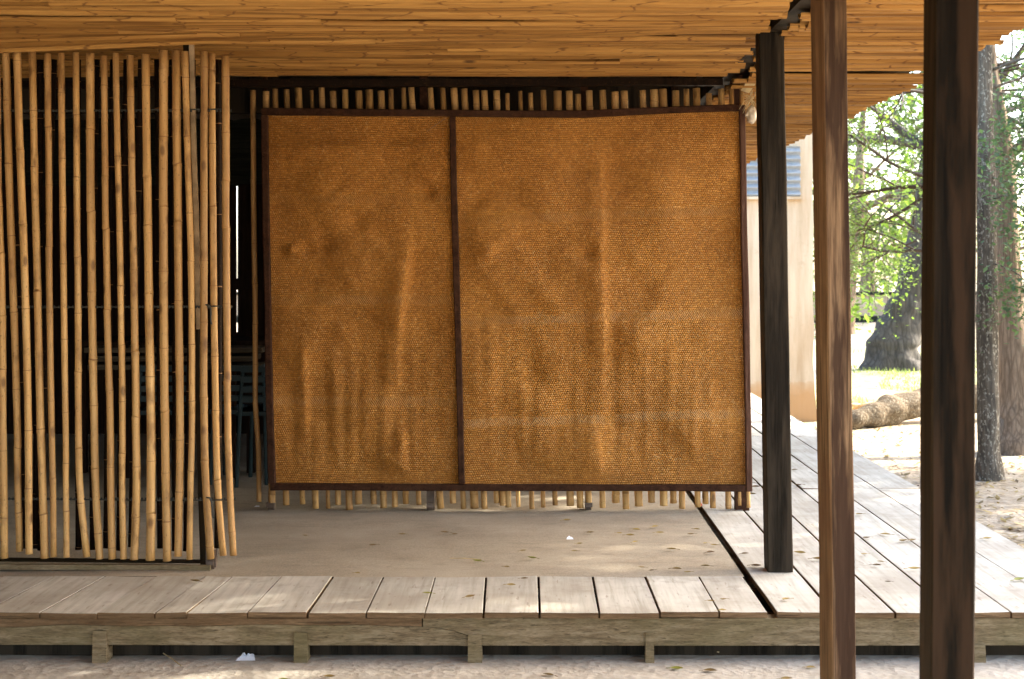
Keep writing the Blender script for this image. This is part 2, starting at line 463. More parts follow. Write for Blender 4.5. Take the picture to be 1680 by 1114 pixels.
def mat_plaster():
    t = NT('limewashed plaster', 0.9, 0.1)
    w = t.coord('World')
    n1 = t.noise(t.coord('World', (6, 6, 0.7)), 1, 5, 0.6)
    n2 = t.noise(w, 5, 5, 0.65)
    sp = t.n('ShaderNodeSeparateXYZ'); t.l(w, sp.inputs[0])
    c = t.ramp(n1, [(0.35, (0.48, 0.35, 0.22)), (0.6, (0.66, 0.53, 0.375))])
    zz = t.math('ADD', sp.outputs[2], t.math('MULTIPLY', n2, 0.25))
    dado = t.ramp(t.math('ADD', zz, 0.5), [(0.50, 1), (0.62, 0.45), (0.64, 0)])
    c = t.mix(t.math('MULTIPLY', dado, 0.85), c, (0.50, 0.27, 0.11))
    c = t.mix(t.math('MULTIPLY', t.ramp(n2, [(0.6, 0), (0.72, 1)]), 0.35), c, (0.33, 0.2, 0.1))
    t.color(c)
    t.bump(n2, 0.3, 0.01)
    return t.m
M['plaster'] = mat_plaster()
M['louvre'] = flat('blue grey corrugated sheet', (0.30, 0.32, 0.335), 0.5, 0.2, 0.4, 0.12)
M['stone'] = flat('pale boundary wall', (0.36, 0.27, 0.19), 0.9, 0, 0.1, 0.25, 2)


def mat_bark(name, c0, c1, lichen=None, sc=(9, 9, 2.2)):
    t = NT(name, 0.95, 0.1)
    v = t.coord('Object', sc)
    n1 = t.noise(v, 2.0, 6, 0.68, 0.5)
    vo = t.voro(t.coord('Object', (sc[0] * 3.2, sc[1] * 3.2, sc[2] * 1.6)), 1.0, 'DISTANCE_TO_EDGE')
    c = t.ramp(n1, [(0.3, c0), (0.7, c1)])
    c = t.mix(t.ramp(vo, [(0.02, 0.4), (0.2, 0)]), c, (c0[0] * 0.35, c0[1] * 0.35, c0[2] * 0.35))
    if lichen:
        n2 = t.noise(t.coord('Object', (55, 55, 34)), 1, 3, 0.6)
        c = t.mix(t.math('MULTIPLY', t.ramp(n2, [(0.56, 0), (0.62, 1)]), 0.8), c, lichen)
    t.color(c)
    nb = t.bump(vo, 0.5, 0.02)
    t.bump(n1, 0.7, 0.02, nb)
    return t.m
M['bark_lichen'] = mat_bark('lichen bark', (0.075, 0.06, 0.045), (0.16, 0.13, 0.095), (0.30, 0.27, 0.21))
M['bark'] = mat_bark('furrowed bark', (0.12, 0.085, 0.058), (0.27, 0.20, 0.14))
M['bark_grey'] = mat_bark('grey bark', (0.04, 0.037, 0.032), (0.10, 0.09, 0.078), None, (4, 4, 1.2))
M['twig'] = flat('dark twig', (0.04, 0.028, 0.02), 0.9)
M['log'] = mat_bark('fallen log bark', (0.09, 0.065, 0.04), (0.17, 0.13, 0.085), (0.24, 0.21, 0.15), (3, 8, 8))


def mat_leaf(name, c0, c1, trans=0.5):
    t = NT(name, 0.55, 0.3)
    at = t.n('ShaderNodeVertexColor', layer_name='strip')
    sep = t.n('ShaderNodeSeparateColor'); t.l(at.outputs['Color'], sep.inputs[0])
    c = t.ramp(sep.outputs[0], [(0, c0), (1, c1)])
    t.color(c)
    tr = t.n('ShaderNodeBsdfTranslucent')
    hs = t.mix(1.0, c, (1.15, 1.25, 0.75), 'MULTIPLY')
    t.l(hs, tr.inputs[0])
    mx = t.n('ShaderNodeMixShader'); mx.inputs[0].default_value = trans
    t.l(t.b.outputs[0], mx.inputs[1]); t.l(tr.outputs[0], mx.inputs[2])
    t.l(mx.outputs[0], t.out.inputs[0])
    return t.m
M['leaf'] = mat_leaf('fine green leaves', (0.03, 0.055, 0.02), (0.11, 0.16, 0.05))
M['leaf_blue'] = mat_leaf('blue green leaves', (0.05, 0.085, 0.045), (0.12, 0.175, 0.085))
M['leaf_bright'] = mat_leaf('young bright leaves', (0.10, 0.16, 0.03), (0.18, 0.25, 0.06), 0.55)
M['leaf_dry'] = mat_leaf('dry leaves', (0.22, 0.12, 0.04), (0.34, 0.2, 0.08), 0.3)
M['litter'] = mat_leaf('fallen leaves', (0.10, 0.055, 0.02), (0.34, 0.24, 0.07), 0.15)
M['litter_green'] = mat_leaf('fallen green leaf', (0.16, 0.17, 0.03), (0.30, 0.28, 0.05), 0.2)
M['grass'] = mat_leaf('grass blades', (0.12, 0.17, 0.05), (0.3, 0.32, 0.12), 0.4)


def setcol(bm, faces, c):
    lay = bm.loops.layers.float_color.get('strip') or bm.loops.layers.float_color.new('strip')
    for f in faces:
        for l in f.loops: l[lay] = (c[0], c[1], c[2], 1)


# ------------------------------------------------------------------ ground
def gz(x, y):
    s = min(1, max(0, (y - 6.5) / 9.5))
    s = s * s * (3 - 2 * s)
    side = min(1, max(0, (x - 1.2) / 1.0))
    z = -0.19 - 0.26 * s
    bumpy = min(1, max(0, (max(x - 2.45, 0) + max(4.6 - y, 0) * 0) / 0.6))
    z += 0.035 * noise.noise(Vector((x * 0.6, y * 0.6, 0))) * bumpy
    z += 0.012 * noise.noise(Vector((x * 2.6, y * 2.6, 3))) * min(1, 0.25 + bumpy)
    return z


def axis(a, b, n, c, dense):
    out, x = [], a
    while x < b:
        out.append(x)
        d = abs(x - c)
        x += dense + max(0, d - n) * 0.12
    out.append(b)
    return out


bm = bmesh.new()
gx = axis(-60, 120, 7, 1, 0.16)
gy = axis(-40, 190, 9, 11, 0.16)
grid = [[bm.verts.new((x, y, gz(x, y))) for x in gx] for y in gy]
for j in range(len(gy) - 1):
    for i in range(len(gx) - 1):
        bm.faces.new((grid[j][i], grid[j][i + 1], grid[j + 1][i + 1], grid[j + 1][i]))
tag(link('ground', bm, M['ground'], smooth=True), kind='structure')

# ------------------------------------------------------------------ floor slab and deck
DF, DB = 5.37, 6.0     # front and back of the short edge boards
XG = 0.915             # gap between slab and walkway
bm = bmesh.new()
nx, ny = 60, 60
def fz(x, y): return -0.004 + 0.006 * noise.noise(Vector((x * 1.5, y * 1.8, 8)))
top = [[bm.verts.new((-5.2 + (XG - 0.014 + 5.2) * i / nx, DB + 0.004 + 7.2 * (j / ny) ** 1.3,
                      fz(-5.2 + (XG + 5.2) * i / nx, DB + 7.2 * (j / ny) ** 1.3))) for i in range(nx + 1)] for j in range(ny + 1)]
for j in range(ny):
    for i in range(nx):
        bm.faces.new((top[j][i], top[j][i + 1], top[j + 1][i + 1], top[j + 1][i]))
edge = top[0] + [r[-1] for r in top[1:]] + top[-1][::-1][1:] + [r[0] for r in top[::-1][1:-1]]
low = [bm.verts.new((v.co.x, v.co.y, -0.6)) for v in edge]
for i in range(len(edge)):
    k = (i + 1) % len(edge)
    bm.faces.new((edge[i], low[i], low[k], edge[k])).material_index = 1  # slab sides painted dark to imitate the shade under the deck
tag(link('floor', bm, [M['floor'], M['siding_brown']], smooth=False), kind='structure')

deck = empty('timber_deck', (0.5, 5.4, -0.19), 'low bleached timber deck of wide boards in front of and right of the floor', 'deck')


def board(bm, x0, x1, y0, y1, skew0=0.0, skew1=0.0, th=0.021, z=0.0, chf=0.002):
    """A board with eased top edges, slightly bowed; its own tone."""
    c = (R.random(), R.random(), R.random())
    tz = [R.uniform(-0.003, 0.003) for _ in range(4)]
    n = max(2, int(abs(y1 - y0) / 0.25))
    rows = []
    for j in range(n + 1):
        t_ = j / n
        y = y0 + (y1 - y0) * t_
        a = x0 + skew0 * t_ + 0.0025 * noise.noise(Vector((x0 * 9, y * 4, 0)))
        b = x1 + skew1 * t_ + 0.0025 * noise.noise(Vector((x1 * 9 + 4, y * 4, 0)))
        za = z + tz[0] * (1 - t_) + tz[1] * t_
        zb = z + tz[2] * (1 - t_) + tz[3] * t_
        rows.append([bm.verts.new(p) for p in ((a, y, za - th), (a, y, za - chf), (a + chf, y, za), ((a + b) / 2, y, (za + zb) / 2 - 0.001),
                                               (b - chf, y, zb), (b, y, zb - chf), (b, y, zb - th))])
    fs = []
    for r0, r1 in zip(rows, rows[1:]):
        for k in range(7):
            fs.append(bm.faces.new((r0[k], r0[(k + 1) % 7], r1[(k + 1) % 7], r1[k])))
            if k in (0, 5, 6): fs[-1].material_index = 1  # sides and underside coloured darker so the gaps look shaded
    e_ = [bm.faces.new(rows[0][::-1]), bm.faces.new(rows[-1])]
    for f in e_: f.material_index = 1
    setcol(bm, fs + e_, c)


fr = [-213, -120, -27, 66, 159, 254, 307, 406, 505, 601, 697, 793, 885, 983, 1083, 1180]
bk = [-82, 1, 85, 170, 254, 336, 379, 460, 545, 628, 713, 797, 883, 973, 1060, 1148]
xf = [(p - VX) * DF / F for p in fr]
xb = [(p - VX) * 5.97 / F for p in bk]
xf = [xf[0] - 1.0 + 0.22 * i for i in range(4)] + xf + [0.895]
xb = [xb[0] - 1.0 + 0.22 * i for i in range(4)] + xb + [0.893]
bm = bmesh.new()
for i in range(len(xf) - 1):
    g = R.uniform(0.0015, 0.004) if i < 12 else R.uniform(0.002, 0.005)
    board(bm, xf[i] + g, xf[i + 1] - g, DF - R.uniform(0, 0.006), DB - R.uniform(0.0, 0.006), xb[i] - xf[i], xb[i + 1] - xf[i + 1])
link('edge_boards', bm, [M['boards'], M['bark_edge']], deck)

bm = bmesh.new()
seams = [0.925, 1.145, 1.376, 1.595, 1.815, 2.04, 2.30]
for i in range(6):
    cuts = [DF - R.uniform(0, 0.005), R.choice([8.38, 8.4]) if i > 1 else 7.62 + i, R.uniform(10.6, 12.2), R.uniform(13.4, 14.2), 15.3]
    for a, b in zip(cuts, cuts[1:]):
        g = R.uniform(0.003, 0.006)
        board(bm, seams[i] + g, seams[i + 1] - g, a + 0.002, b - 0.002, R.uniform(-0.003, 0.003), R.uniform(-0.003, 0.003))
link('walkway_boards', bm, [M['boards'], M['bark_edge']], deck)


def slab_poly(bm, pts, y0, y1):
    """Extrude an outline given in the front plane (x, z) from y0 to y1."""
    a = [bm.verts.new((x, y0, z)) for x, z in pts]
    b = [bm.verts.new((x, y1, z)) for x, z in pts]
    n = len(pts)
    bm.faces.new(a); bm.faces.new(b[::-1])
    for i in range(n):
        bm.faces.new((a[(i + 1) % n], a[i], b[i], b[(i + 1) % n]))


def fp(px, py):
    v = P(px, py, DF + 0.012)
    return (v.x, v.z)


# edge beams: left one with a waney top, scarfed under the right one
wane = [(p, 1027 + 4 * noise.noise(Vector((p * 0.012, 1.3, 0))) + 2 * noise.noise(Vector((p * 0.05, 4, 0)))) for p in range(-420, 681, 20)]
bm = bmesh.new()
slab_poly(bm, [fp(-420, 1057)] + [fp(752, 1059), fp(768, 1060), fp(789, 1060), fp(789, 1052), fp(775, 1046), fp(745, 1036), fp(715, 1030)] + [fp(*p) for p in wane[::-1]], DF + 0.012, DF + 0.07)
link('edge_beam', bm, M['fascia'], deck)
bm = bmesh.new()
slab_poly(bm, [fp(-420, wane[0][1] - 1)] + [fp(p, q - 1) for p, q in wane[1:]] + [fp(692, 1028), fp(692, 1014.2), fp(-420, 1014.2)], DF + 0.009, DF + 0.06)
link('edge_strip', bm, M['bark_edge'], deck)
bm = bmesh.new()
slab_poly(bm, [fp(694, 1014.2), fp(694, 1028), fp(716, 1029), fp(746, 1035), fp(776, 1045), fp(791, 1051), fp(791, 1059), fp(1400, 1059), fp(1870, 1058), fp(1870, 1014.2)], DF + 0.010, DF + 0.07)
link('edge_beam', bm, M['fascia'], deck)
bm = bmesh.new()
box(bm, 2.235, 2.285, DF + 0.075, 15.25, -0.15, -0.037)
link('edge_beam', bm, M['fascia'], deck)
bm = bmesh.new()
box(bm, -5.2, 2.22, DF + 0.105, DF + 0.14, -0.2, -0.03)  # joists added to keep light out of the space under the deck
box(bm, -5.2, 2.22, DF + 0.50, DF + 0.54, -0.19, -0.03)
link('shade_joist', bm, M['post_dark'], deck)
for px, w, t0 in ((163, 22, 1035), (493, 21, 1038), (779, 22, 1041), (1066, 13, 1038), (1608, 18, 1058)):
    bm = bmesh.new()
    p = P(px, t0, DF)
    hw = w / 2 * DF / F
    g = gz(p.x, DF) - 0.03
    hexa(bm, [(p.x - hw - 0.002, DF - 0.004, g), (p.x + hw + 0.003, DF - 0.004, g), (p.x + hw + 0.003, DF + 0.09, g), (p.x - hw, DF + 0.09, g)],
         [(p.x - hw, DF + 0.002, p.z), (p.x + hw, DF + 0.002, p.z - 0.002), (p.x + hw, DF + 0.0085, p.z - 0.002), (p.x - hw, DF + 0.0085, p.z)])
    # the stub behind carries the beam from below
    box(bm, p.x - hw + 0.004, p.x + hw - 0.004, DF + 0.02, DF + 0.10, g, -0.146)
    link('support_leg', bm, M['fascia'], deck)

# ------------------------------------------------------------------ bamboo poles
def pole(name, pts, r, parent, mat=None, node_gap=0.3, n=10):
    """Bamboo pole along a bent polyline, with swollen nodes and hollow ends."""
    pts = [Vector(p) for p in pts]
    L = [0]
    for a, b in zip(pts, pts[1:]): L.append(L[-1] + (b - a).length)
    def at(s):
        s = min(max(s, 0), L[-1])
        for i in range(len(L) - 1):
            if s <= L[i + 1]:
                # smooth Catmull-Rom interpolation
                t_ = (s - L[i]) / max(1e-6, L[i + 1] - L[i])
                p0 = pts[max(i - 1, 0)]; p1 = pts[i]; p2 = pts[i + 1]; p3 = pts[min(i + 2, len(pts) - 1)]
                return 0.5 * ((2 * p1) + (p2 - p0) * t_ + (2 * p0 - 5 * p1 + 4 * p2 - p3) * t_ ** 2 + (3 * p1 - p0 - 3 * p2 + p3) * t_ ** 3)
        return pts[-1]
    T = L[-1]
    ss, rr, mm = [], [], []
    taper = R.uniform(0.84, 0.98)
    if R.random() < 0.5: taper = 1 / taper
    s = R.uniform(0.03, node_gap)
    stations = [(0.0, 1.0, 0)]
    while s < T - 0.02:
        stations += [(s - 0.014, 0.985, 0), (s - 0.004, 1.04, 0), (s - 0.0015, 1.0, 1), (s + 0.0015, 1.0, 1), (s + 0.005, 1.06, 0), (s + 0.016, 1.0, 0)]
        g = node_gap * R.uniform(0.65, 1.25)
        stations += [(s + g * 0.35, 0.965, 0), (s + g * 0.68, 0.965, 0)]
        s += g
    stations = [x for x in stations if x[0] < T - 0.001] + [(T, 1.0, 0)]
    stations.sort()
    jit = Vector((0, 0, 0))
    centers, rads, mi = [], [], []
    for k, (q, f, m_) in enumerate(stations):
        if m_ == 1 and R.random() < 0.5: jit = Vector((R.uniform(-1, 1), R.uniform(-1, 1), 0)) * r * 0.07
        centers.append(at(q) + jit * min(1, q * 6))
        rads.append(r * f * (1 + (taper - 1) * (q / T - 0.5)))
        mi.append(1 if (m_ == 1 and k + 1 < len(stations) and stations[k + 1][2] == 1) else 0)
    bm = bmesh.new()
    rings = tube(bm, centers, rads, n, mi[:-1] if mi else 0, caps=False)
    for ring, cpt, d in ((rings[0], centers[0], centers[1] - centers[0]), (rings[-1], centers[-1], centers[-2] - centers[-1])):
        flip = ring is rings[0]
        inner = [bm.verts.new(cpt + (v.co - cpt) * 0.62) for v in ring]
        deep = [bm.verts.new(v.co + d.normalized() * 0.03) for v in inner]
        for k in range(n):
            k2 = (k + 1) % n
            q1 = (ring[k2], ring[k], inner[k], inner[k2]); q2 = (inner[k2], inner[k], deep[k], deep[k2])
            f1 = bm.faces.new(q1 if flip else q1[::-1]); f1.material_index = 2
            f2 = bm.faces.new(q2 if flip else q2[::-1]); f2.material_index = 3
        f3 = bm.faces.new(deep[::-1] if flip else deep); f3.material_index = 3
    return link(name, bm, [mat or M['bamboo'], M['node'], M['core'], M['hollow']], parent, smooth=True)


DS = 6.13
screen = empty('bamboo_screen', P(180, 935, DS), 'open screen of spaced upright bamboo poles on threaded rods, at the left', 'bamboo screen')
sx = lambda L_, s, o=0: [o + v / s for v in L_]
tops = [-2.2] + sx([22, 65, 123, 182, 233, 289, 343, 396, 440, 495, 554, 623, 671, 704, 777, 806, 858], 2.32)
m1 = sx([5, 47, 90, 137, 181, 233, 284, 335, 390, 441, 490, 543, 598, 652, 700, 746, 780, 827], 2.228)
m2 = sx([10, 62, 102, 148, 189, 240, 287, 345, 403, 447, 497, 553, 602, 657, 702, 745, 788, 833], 2.228)
m3 = sx([14, 66, 104, 156, 194, 242, 292, 350, 405, 447, 500, 553, 605, 655, 697, 752, 795, 840], 2.228)
bt = sx([17, 72, 106, 163, 196, 243, 318, 365, 410, 452, 490, 549, 610, 650, 693, 770, 815, 853], 2.228)
by = sx([1015, 990, 1000, 1015, 1010, 1012, 1010, 1018, 1018, 1018, 1020, 1022, 1025, 1008, 1020, 1018, 1005, 1005], 2.228, 460)
ty = [88] + sx([200, 198, 198, 205, 203, 200, 203, 213, 203, 211, 207, 192, 194, 196, 197, 205, 214], 2.32)
wd = [13] + sx([27, 28, 28, 24, 24, 25, 30, 26, 24, 28, 32, 32, 30, 24, 28, 26, 27], 2.2)
tq = [-2.2] + sx([45, 90, 137, 184, 236, 292, 341, 397, 450, 505, 562, 619, 668, 717, 778, 808, 857], 2.32)   # at y=310
# order of the upper lists: the first visible pole top is the second pole at mid height
for i in range(18):
    d = DS + R.uniform(-0.008, 0.008) + (0.035 if i == 16 else 0)
    if i == 0:
        pts = [P(-6, ty[0], d), P(-3, 300, d)]
    else:
        pts = [P(tops[i], ty[i], d), P((tops[i] + tq[i] + (m1[i] - tops[i]) * 0.25 + tops[i]) / 3 if False else tops[i] + (m1[i] - tops[i]) * 0.42, 260, d)]
    pts += [P(m1[i], 460, d), P(m2[i], 684, d), P(m3[i], 797, d), P(bt[i], by[i], d)]
    pole('bamboo_pole', pts, wd[i] / 2 * d / F, screen)
for k in range(1, 6):
    x = -10 - 24 * k
    pole('bamboo_pole', [P(x + R.uniform(-4, 4), 88, DS), P(x + R.uniform(-4, 4), 460, DS), P(x + R.uniform(-4, 4), 910, DS)], 0.017, screen)
# rear row, the shade of the room painted into its dark colour
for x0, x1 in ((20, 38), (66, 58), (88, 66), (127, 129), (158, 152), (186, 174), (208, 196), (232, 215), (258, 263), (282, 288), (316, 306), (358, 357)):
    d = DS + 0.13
    pole('bamboo_pole', [P(x0, 98, d), P((x0 + x1) / 2 + R.uniform(-3, 3), 480, d), P(x1, 900 + R.uniform(-4, 4), d)], 0.015, screen, M['pole_shaded'])
for y0, y1, xe in ((181, 179, 374), (503, 502, 378), (818, 820, 386)):
    bm = bmesh.new()
    d = DS + 0.005
    tube(bm, [P(-150, y0, d), P(100, y0 + 1, d), P(250, y1 + 1, d), P(xe, y1, d)], 0.0032, 7)
    for i in range(18):
        xx = tops[i] + (m1[i] - tops[i]) * ((y0 - 90) / 370) if y0 < 460 else (m1[i] if y0 < 600 else m3[i])
        for sgn in (-1, 1):
            q = xx + sgn * (wd[i] * 0.5 + 2.2)
            tube(bm, [P(q - 1.0, y0 + 0.6, d), P(q + 1.0, y0 + 0.6, d)], 0.0065, 6)
    link('threaded_rod', bm, M['rod'], screen)
bm = bmesh.new()
a, b = P(-150, 921, DS + 0.05), P(348, 926, DS + 0.05)
beam(bm, a + Vector((0, -0.02, -0.012)), b + Vector((0, -0.02, -0.012)), 0.012, 0.034, Vector((0, 0, 1)))
beam(bm, a + Vector((0, 0.02, 0.008)), b + Vector((0, 0.02, 0.008)), 0.008, 0.05, Vector((0, 0, 1)))
link('bottom_rail', bm, M['dark_steel'], screen)
bm = bmesh.new()
beam(bm, P(-150, 929, DS), P(345, 931, DS), 0.022, 0.02, Vector((0, 0, 1)), seg=12, wob=0.002)
link('floor_track', bm, M['fascia'], screen)
bm = bmesh.new()
beam(bm, P(314, 55, DS + 0.04), P(326, 540, DS + 0.04), 0.019, 0.02, seg=10, wob=0.003)
link('upright_bar', bm, M['bar'], screen)
bm = bmesh.new()
beam(bm, P(305, 57, DS + 0.075), P(334, 926, DS + 0.075), 0.026, 0.012, seg=8)
link('upright_bar', bm, M['dark_steel'], screen)
bm = bmesh.new()
c = P(347, 924, DS + 0.03)
tube(bm, [c + Vector((-0.014, 0, 0)), c + Vector((0.014, 0, 0))], 0.024, 12)
box(bm, c.x - 0.022, c.x - 0.016, c.y - 0.014, c.y + 0.014, c.z - 0.015, c.z + 0.06)
box(bm, c.x + 0.016, c.x + 0.022, c.y - 0.014, c.y + 0.014, c.z - 0.015, c.z + 0.06)
link('roller', bm, M['steel'], screen)
for (x0, y0, x1, y1) in ((344, 502, 346, 532), (345, 818, 349, 850)):
    bm = bmesh.new()
    d = DS - 0.028
    tube(bm, [P(x0 - 6, y0 - 2, d + 0.02), P(x0 - 1, y0 - 1, d), P(x0 + 2, y0 + 5, d), P(x1, y1 - 6, d), P(x1 + 1, y1, d + 0.005)], 0.0035, 6)
    link('bent_hook', bm, M['rod'], screen)

# ------------------------------------------------------------------ woven screen
DW = 7.58
ws = empty('woven_screen', P(840, 840, DW), 'large two panel screen of plaited bamboo mat in a dark batten frame', 'woven screen')
tl = [312, 360, 420, 482, 553, 605, 666, 730, 803, 858, 921, 973, 1040, 1080, 1182, 1248, 1307, 1362, 1424, 1468]
tr = [45, 100, 165, 217, 282, 354, 414, 459, 515, 583, 645, 693, 787, 845, 890, 954, 1008, 1060, 1123, 1186, 1237, 1290]
PT = sx(tl, 3.231, 340) + sx(tr, 3.094, 800)
bl = [180, 243, 316, 373, 430, 474, 523, 566, 632, 675, 727, 775, 833, 930, 984, 1032, 1080, 1123, 1180]
brr = [45, 96, 165, 224, 286, 365, 415, 460, 532, 600, 652, 717, 783, 847, 898, 942, 1022, 1062, 1100, 1182, 1238, 1283]
PB = sx(bl, 2.71, 380) + [826] + sx(brr, 3.148, 820)
wl = [34, 30, 28, 34, 20, 30, 34, 33, 33, 36, 32, 28, 26, 32, 30, 27, 38, 31, 30, 34]
wr = [30, 20, 22, 22, 26, 38, 32, 28, 30, 34, 34, 36, 32, 38, 34, 32, 28, 32, 28, 30, 24, 22]
PW = [w / 3.231 for w in wl] + [w / 3.094 for w in wr]
ht = [290, 278, 280, 273, 285, 257, 290, 282, 288, 282, 288, 280, 272, 265, 272, 273, 273, 277, 285, 286]
hr = [460, 474, 462, 472, 458, 462, 462, 478, 460, 458, 466, 462, 458, 455, 452, 460, 452, 448, 474, 452, 445, 452]
HT = [60 + h / 3.231 for h in ht] + [h / 3.094 for h in hr]
dp = DW + 0.065
for i in range(42):
    xb_ = PB[i]
    yb = R.uniform(824, 836)
    if i in (9, 26, 27, 28): yb = 833
    pole('bamboo_pole', [P(PT[i], HT[i], dp), P(PT[i] + (xb_ - PT[i]) * 0.5 + R.uniform(-2, 2), 480, dp), P(xb_, yb, dp)],
         PW[i] / 2 * 1.08 * dp / F, ws)
pole('bamboo_pole', [P(415, 148, dp), P(416, 300, dp), P(418, 460, dp), P(419, 600, dp), P(419, 660, dp), P(424, 740, dp), P(425, 823, dp)], 4.6 * dp / F, ws)


def seg_d(px, py, a, b):
    ax, ay = a; bx, by_ = b
    dx, dy = bx - ax, by_ - ay
    t_ = max(0, min(1, ((px - ax) * dx + (py - ay) * dy) / (dx * dx + dy * dy)))
    qx, qy = ax + t_ * dx, ay + t_ * dy
    s_ = (px - qx) * (dy) - (py - qy) * dx
    return math.hypot(px - qx, py - qy) * (1 if s_ > 0 else -1), t_


RIDGES = [((672, 392), (652, 560), 15, 13), ((652, 560), (650, 640), 12, 7), ((985, 250), (986, 420), 16, 7), ((986, 420), (992, 610), 15, 12),
          ((500, 330), (640, 250), 34, 8), ((480, 395), (590, 490), 24, 7), ((560, 470), (640, 400), 26, 7), ((690, 300), (740, 260), 22, 7),
          ((600, 350), (560, 300), 24, 5), ((800, 480), (880, 420), 30, 7), ((880, 500), (960, 420), 28, 7), ((1020, 430), (1130, 350), 34, 6),
          ((860, 340), (930, 260), 34, 6), ((1060, 480), (1180, 560), 34, 6), ((780, 330), (840, 400), 26, 6), ((930, 560), (880, 690), 22, 6),
          ((440, 243), (735, 241), 6, 4), ((860, 240), (1070, 238), 6, 2.5), ((660, 700), (664, 780), 12, 6), ((975, 700), (985, 780), 14, 7), ((1100, 720), (1190, 640), 26, 7), ((500, 560), (500, 720), 14, 5)]
DENTS = [(703, 312, 13, -9), (585, 362, 16, -7), (505, 405, 12, -8), (478, 410, 9, 7), (530, 400, 18, -8), (965, 412, 14, -8), (800, 412, 14, 6),
         (560, 540, 16, 6), (700, 540, 20, -6), (880, 620, 24, -7), (1010, 690, 20, -7), (640, 760, 18, 5), (1080, 300, 36, 6), (1040, 560, 24, 5)]


def bulge(px, py):
    h = 0.0
    for a, b, w, amp in RIDGES:
        d, t_ = seg_d(px, py, a, b)
        fade = min(1, t_ * 5 + 0.15, (1 - t_) * 5 + 0.15)
        # sharp on one side, soft on the other: a fold
        steep = abs(a[0] - b[0]) < 25
        ww = w * ((0.5 if d > 0 else 1.9) if steep else (1.5 if d > 0 else 2.2))
        if not steep and w > 10: amp *= 0.75
        h += amp * fade * math.exp(-(d / ww) ** 2)
    for x, y, r, amp in DENTS:
        h += amp * math.exp(-((px - x) ** 2 + (py - y) ** 2) / (r * r))
    q = Vector((px * 0.009, py * 0.009, 0.3))
    h += 9 * noise.noise(q) + 1.6 * noise.noise(q * 2.6 + Vector((3, 1, 0)))
    h += 0.7 * noise.noise(q * 7)
    low_ = max(0, min(1, (py - 520) / 80)) * max(0, min(1, (790 - py) / 60))
    h += low_ * 2.6 * noise.noise(Vector((px * 0.055, py * 0.004, 7)))
    return h / 1000


def mat_panel(name, TL, TR, BR, BL, mtl, nu, nv):
    bm = bmesh.new()
    rows = []
    for j in range(nv + 1):
        v = j / nv
        row = []
        for i in range(nu + 1):
            u = i / nu
            x = (TL[0] * (1 - u) + TR[0] * u) * (1 - v) + (BL[0] * (1 - u) + BR[0] * u) * v
            y = (TL[1] * (1 - u) + TR[1] * u) * (1 - v) + (BL[1] * (1 - u) + BR[1] * u) * v
            e = min(1, min(u, 1 - u) * 14, min(v, 1 - v) * 14)
            p = P(x, y, DW)
            p.y -= bulge(x, y) * e * 3.9 + 0.002
            row.append(bm.verts.new(p))
        rows.append(row)
    for j in range(nv):
        for i in range(nu):
            bm.faces.new((rows[j][i], rows[j + 1][i], rows[j + 1][i + 1], rows[j][i + 1]))
    back = [[bm.verts.new(v.co + Vector((0, 0.004, 0))) for v in (r[0], r[-1])] for r in (rows[0], rows[-1])]
    o = link(name, bm, mtl, ws, smooth=True)
    sol = o.modifiers.new('thick', 'SOLIDIFY'); sol.thickness = 0.004; sol.offset = -1
    return o


zt = P(0, 320, DW).z
mat_panel('woven_mat', (436, 186), (744, 186), (758, 800), (442, 800), mat_weave(0.0, 0.54 * 10 - P(0, 320, DW).z), 150, 190)
mat_panel('woven_mat', (744, 186), (1220, 178), (1230, 800), (758, 800), mat_weave(3.7, 0.54 * 10 - P(0, 352, DW).z, -0.035), 200, 190)


def strip(name, pts, w, d, D, mtl, side, wob=0.004):
    bm = bmesh.new()
    pts = [P(x, y, D) for x, y in pts]
    prev = None
    seglist = []
    for a, b in zip(pts, pts[1:]):
        n = max(1, int((b - a).length / 0.12))
        seglist += [a.lerp(b, i / n) for i in range(n)]
    seglist.append(pts[-1])
    rings = []
    s = side
    for i, c in enumerate(seglist):
        jw = w * (1 + 0.12 * noise.noise(c * 2.2 + Vector((0, 3, 1))))
        off = s * wob * noise.noise(c * 1.9)
        nrm = Vector((0, 1, 0))
        e = 0.15 * min(w, d)
        prof = [(-jw / 2, d / 2), (-jw / 2, -d / 2 + e), (-jw / 2 + e, -d / 2), (jw / 2 - e, -d / 2), (jw / 2, -d / 2 + e), (jw / 2, d / 2)]
        rings.append([bm.verts.new(c + off + s * a_ + nrm * b_) for a_, b_ in prof])
    for r0, r1 in zip(rings, rings[1:]):
        for k in range(6):
            bm.faces.new((r0[k], r0[(k + 1) % 6], r1[(k + 1) % 6], r1[k]))
    bm.faces.new(rings[0][::-1]); bm.faces.new(rings[-1])
    bmesh.ops.recalc_face_normals(bm, faces=bm.faces)
    return link(name, bm, mtl, ws)


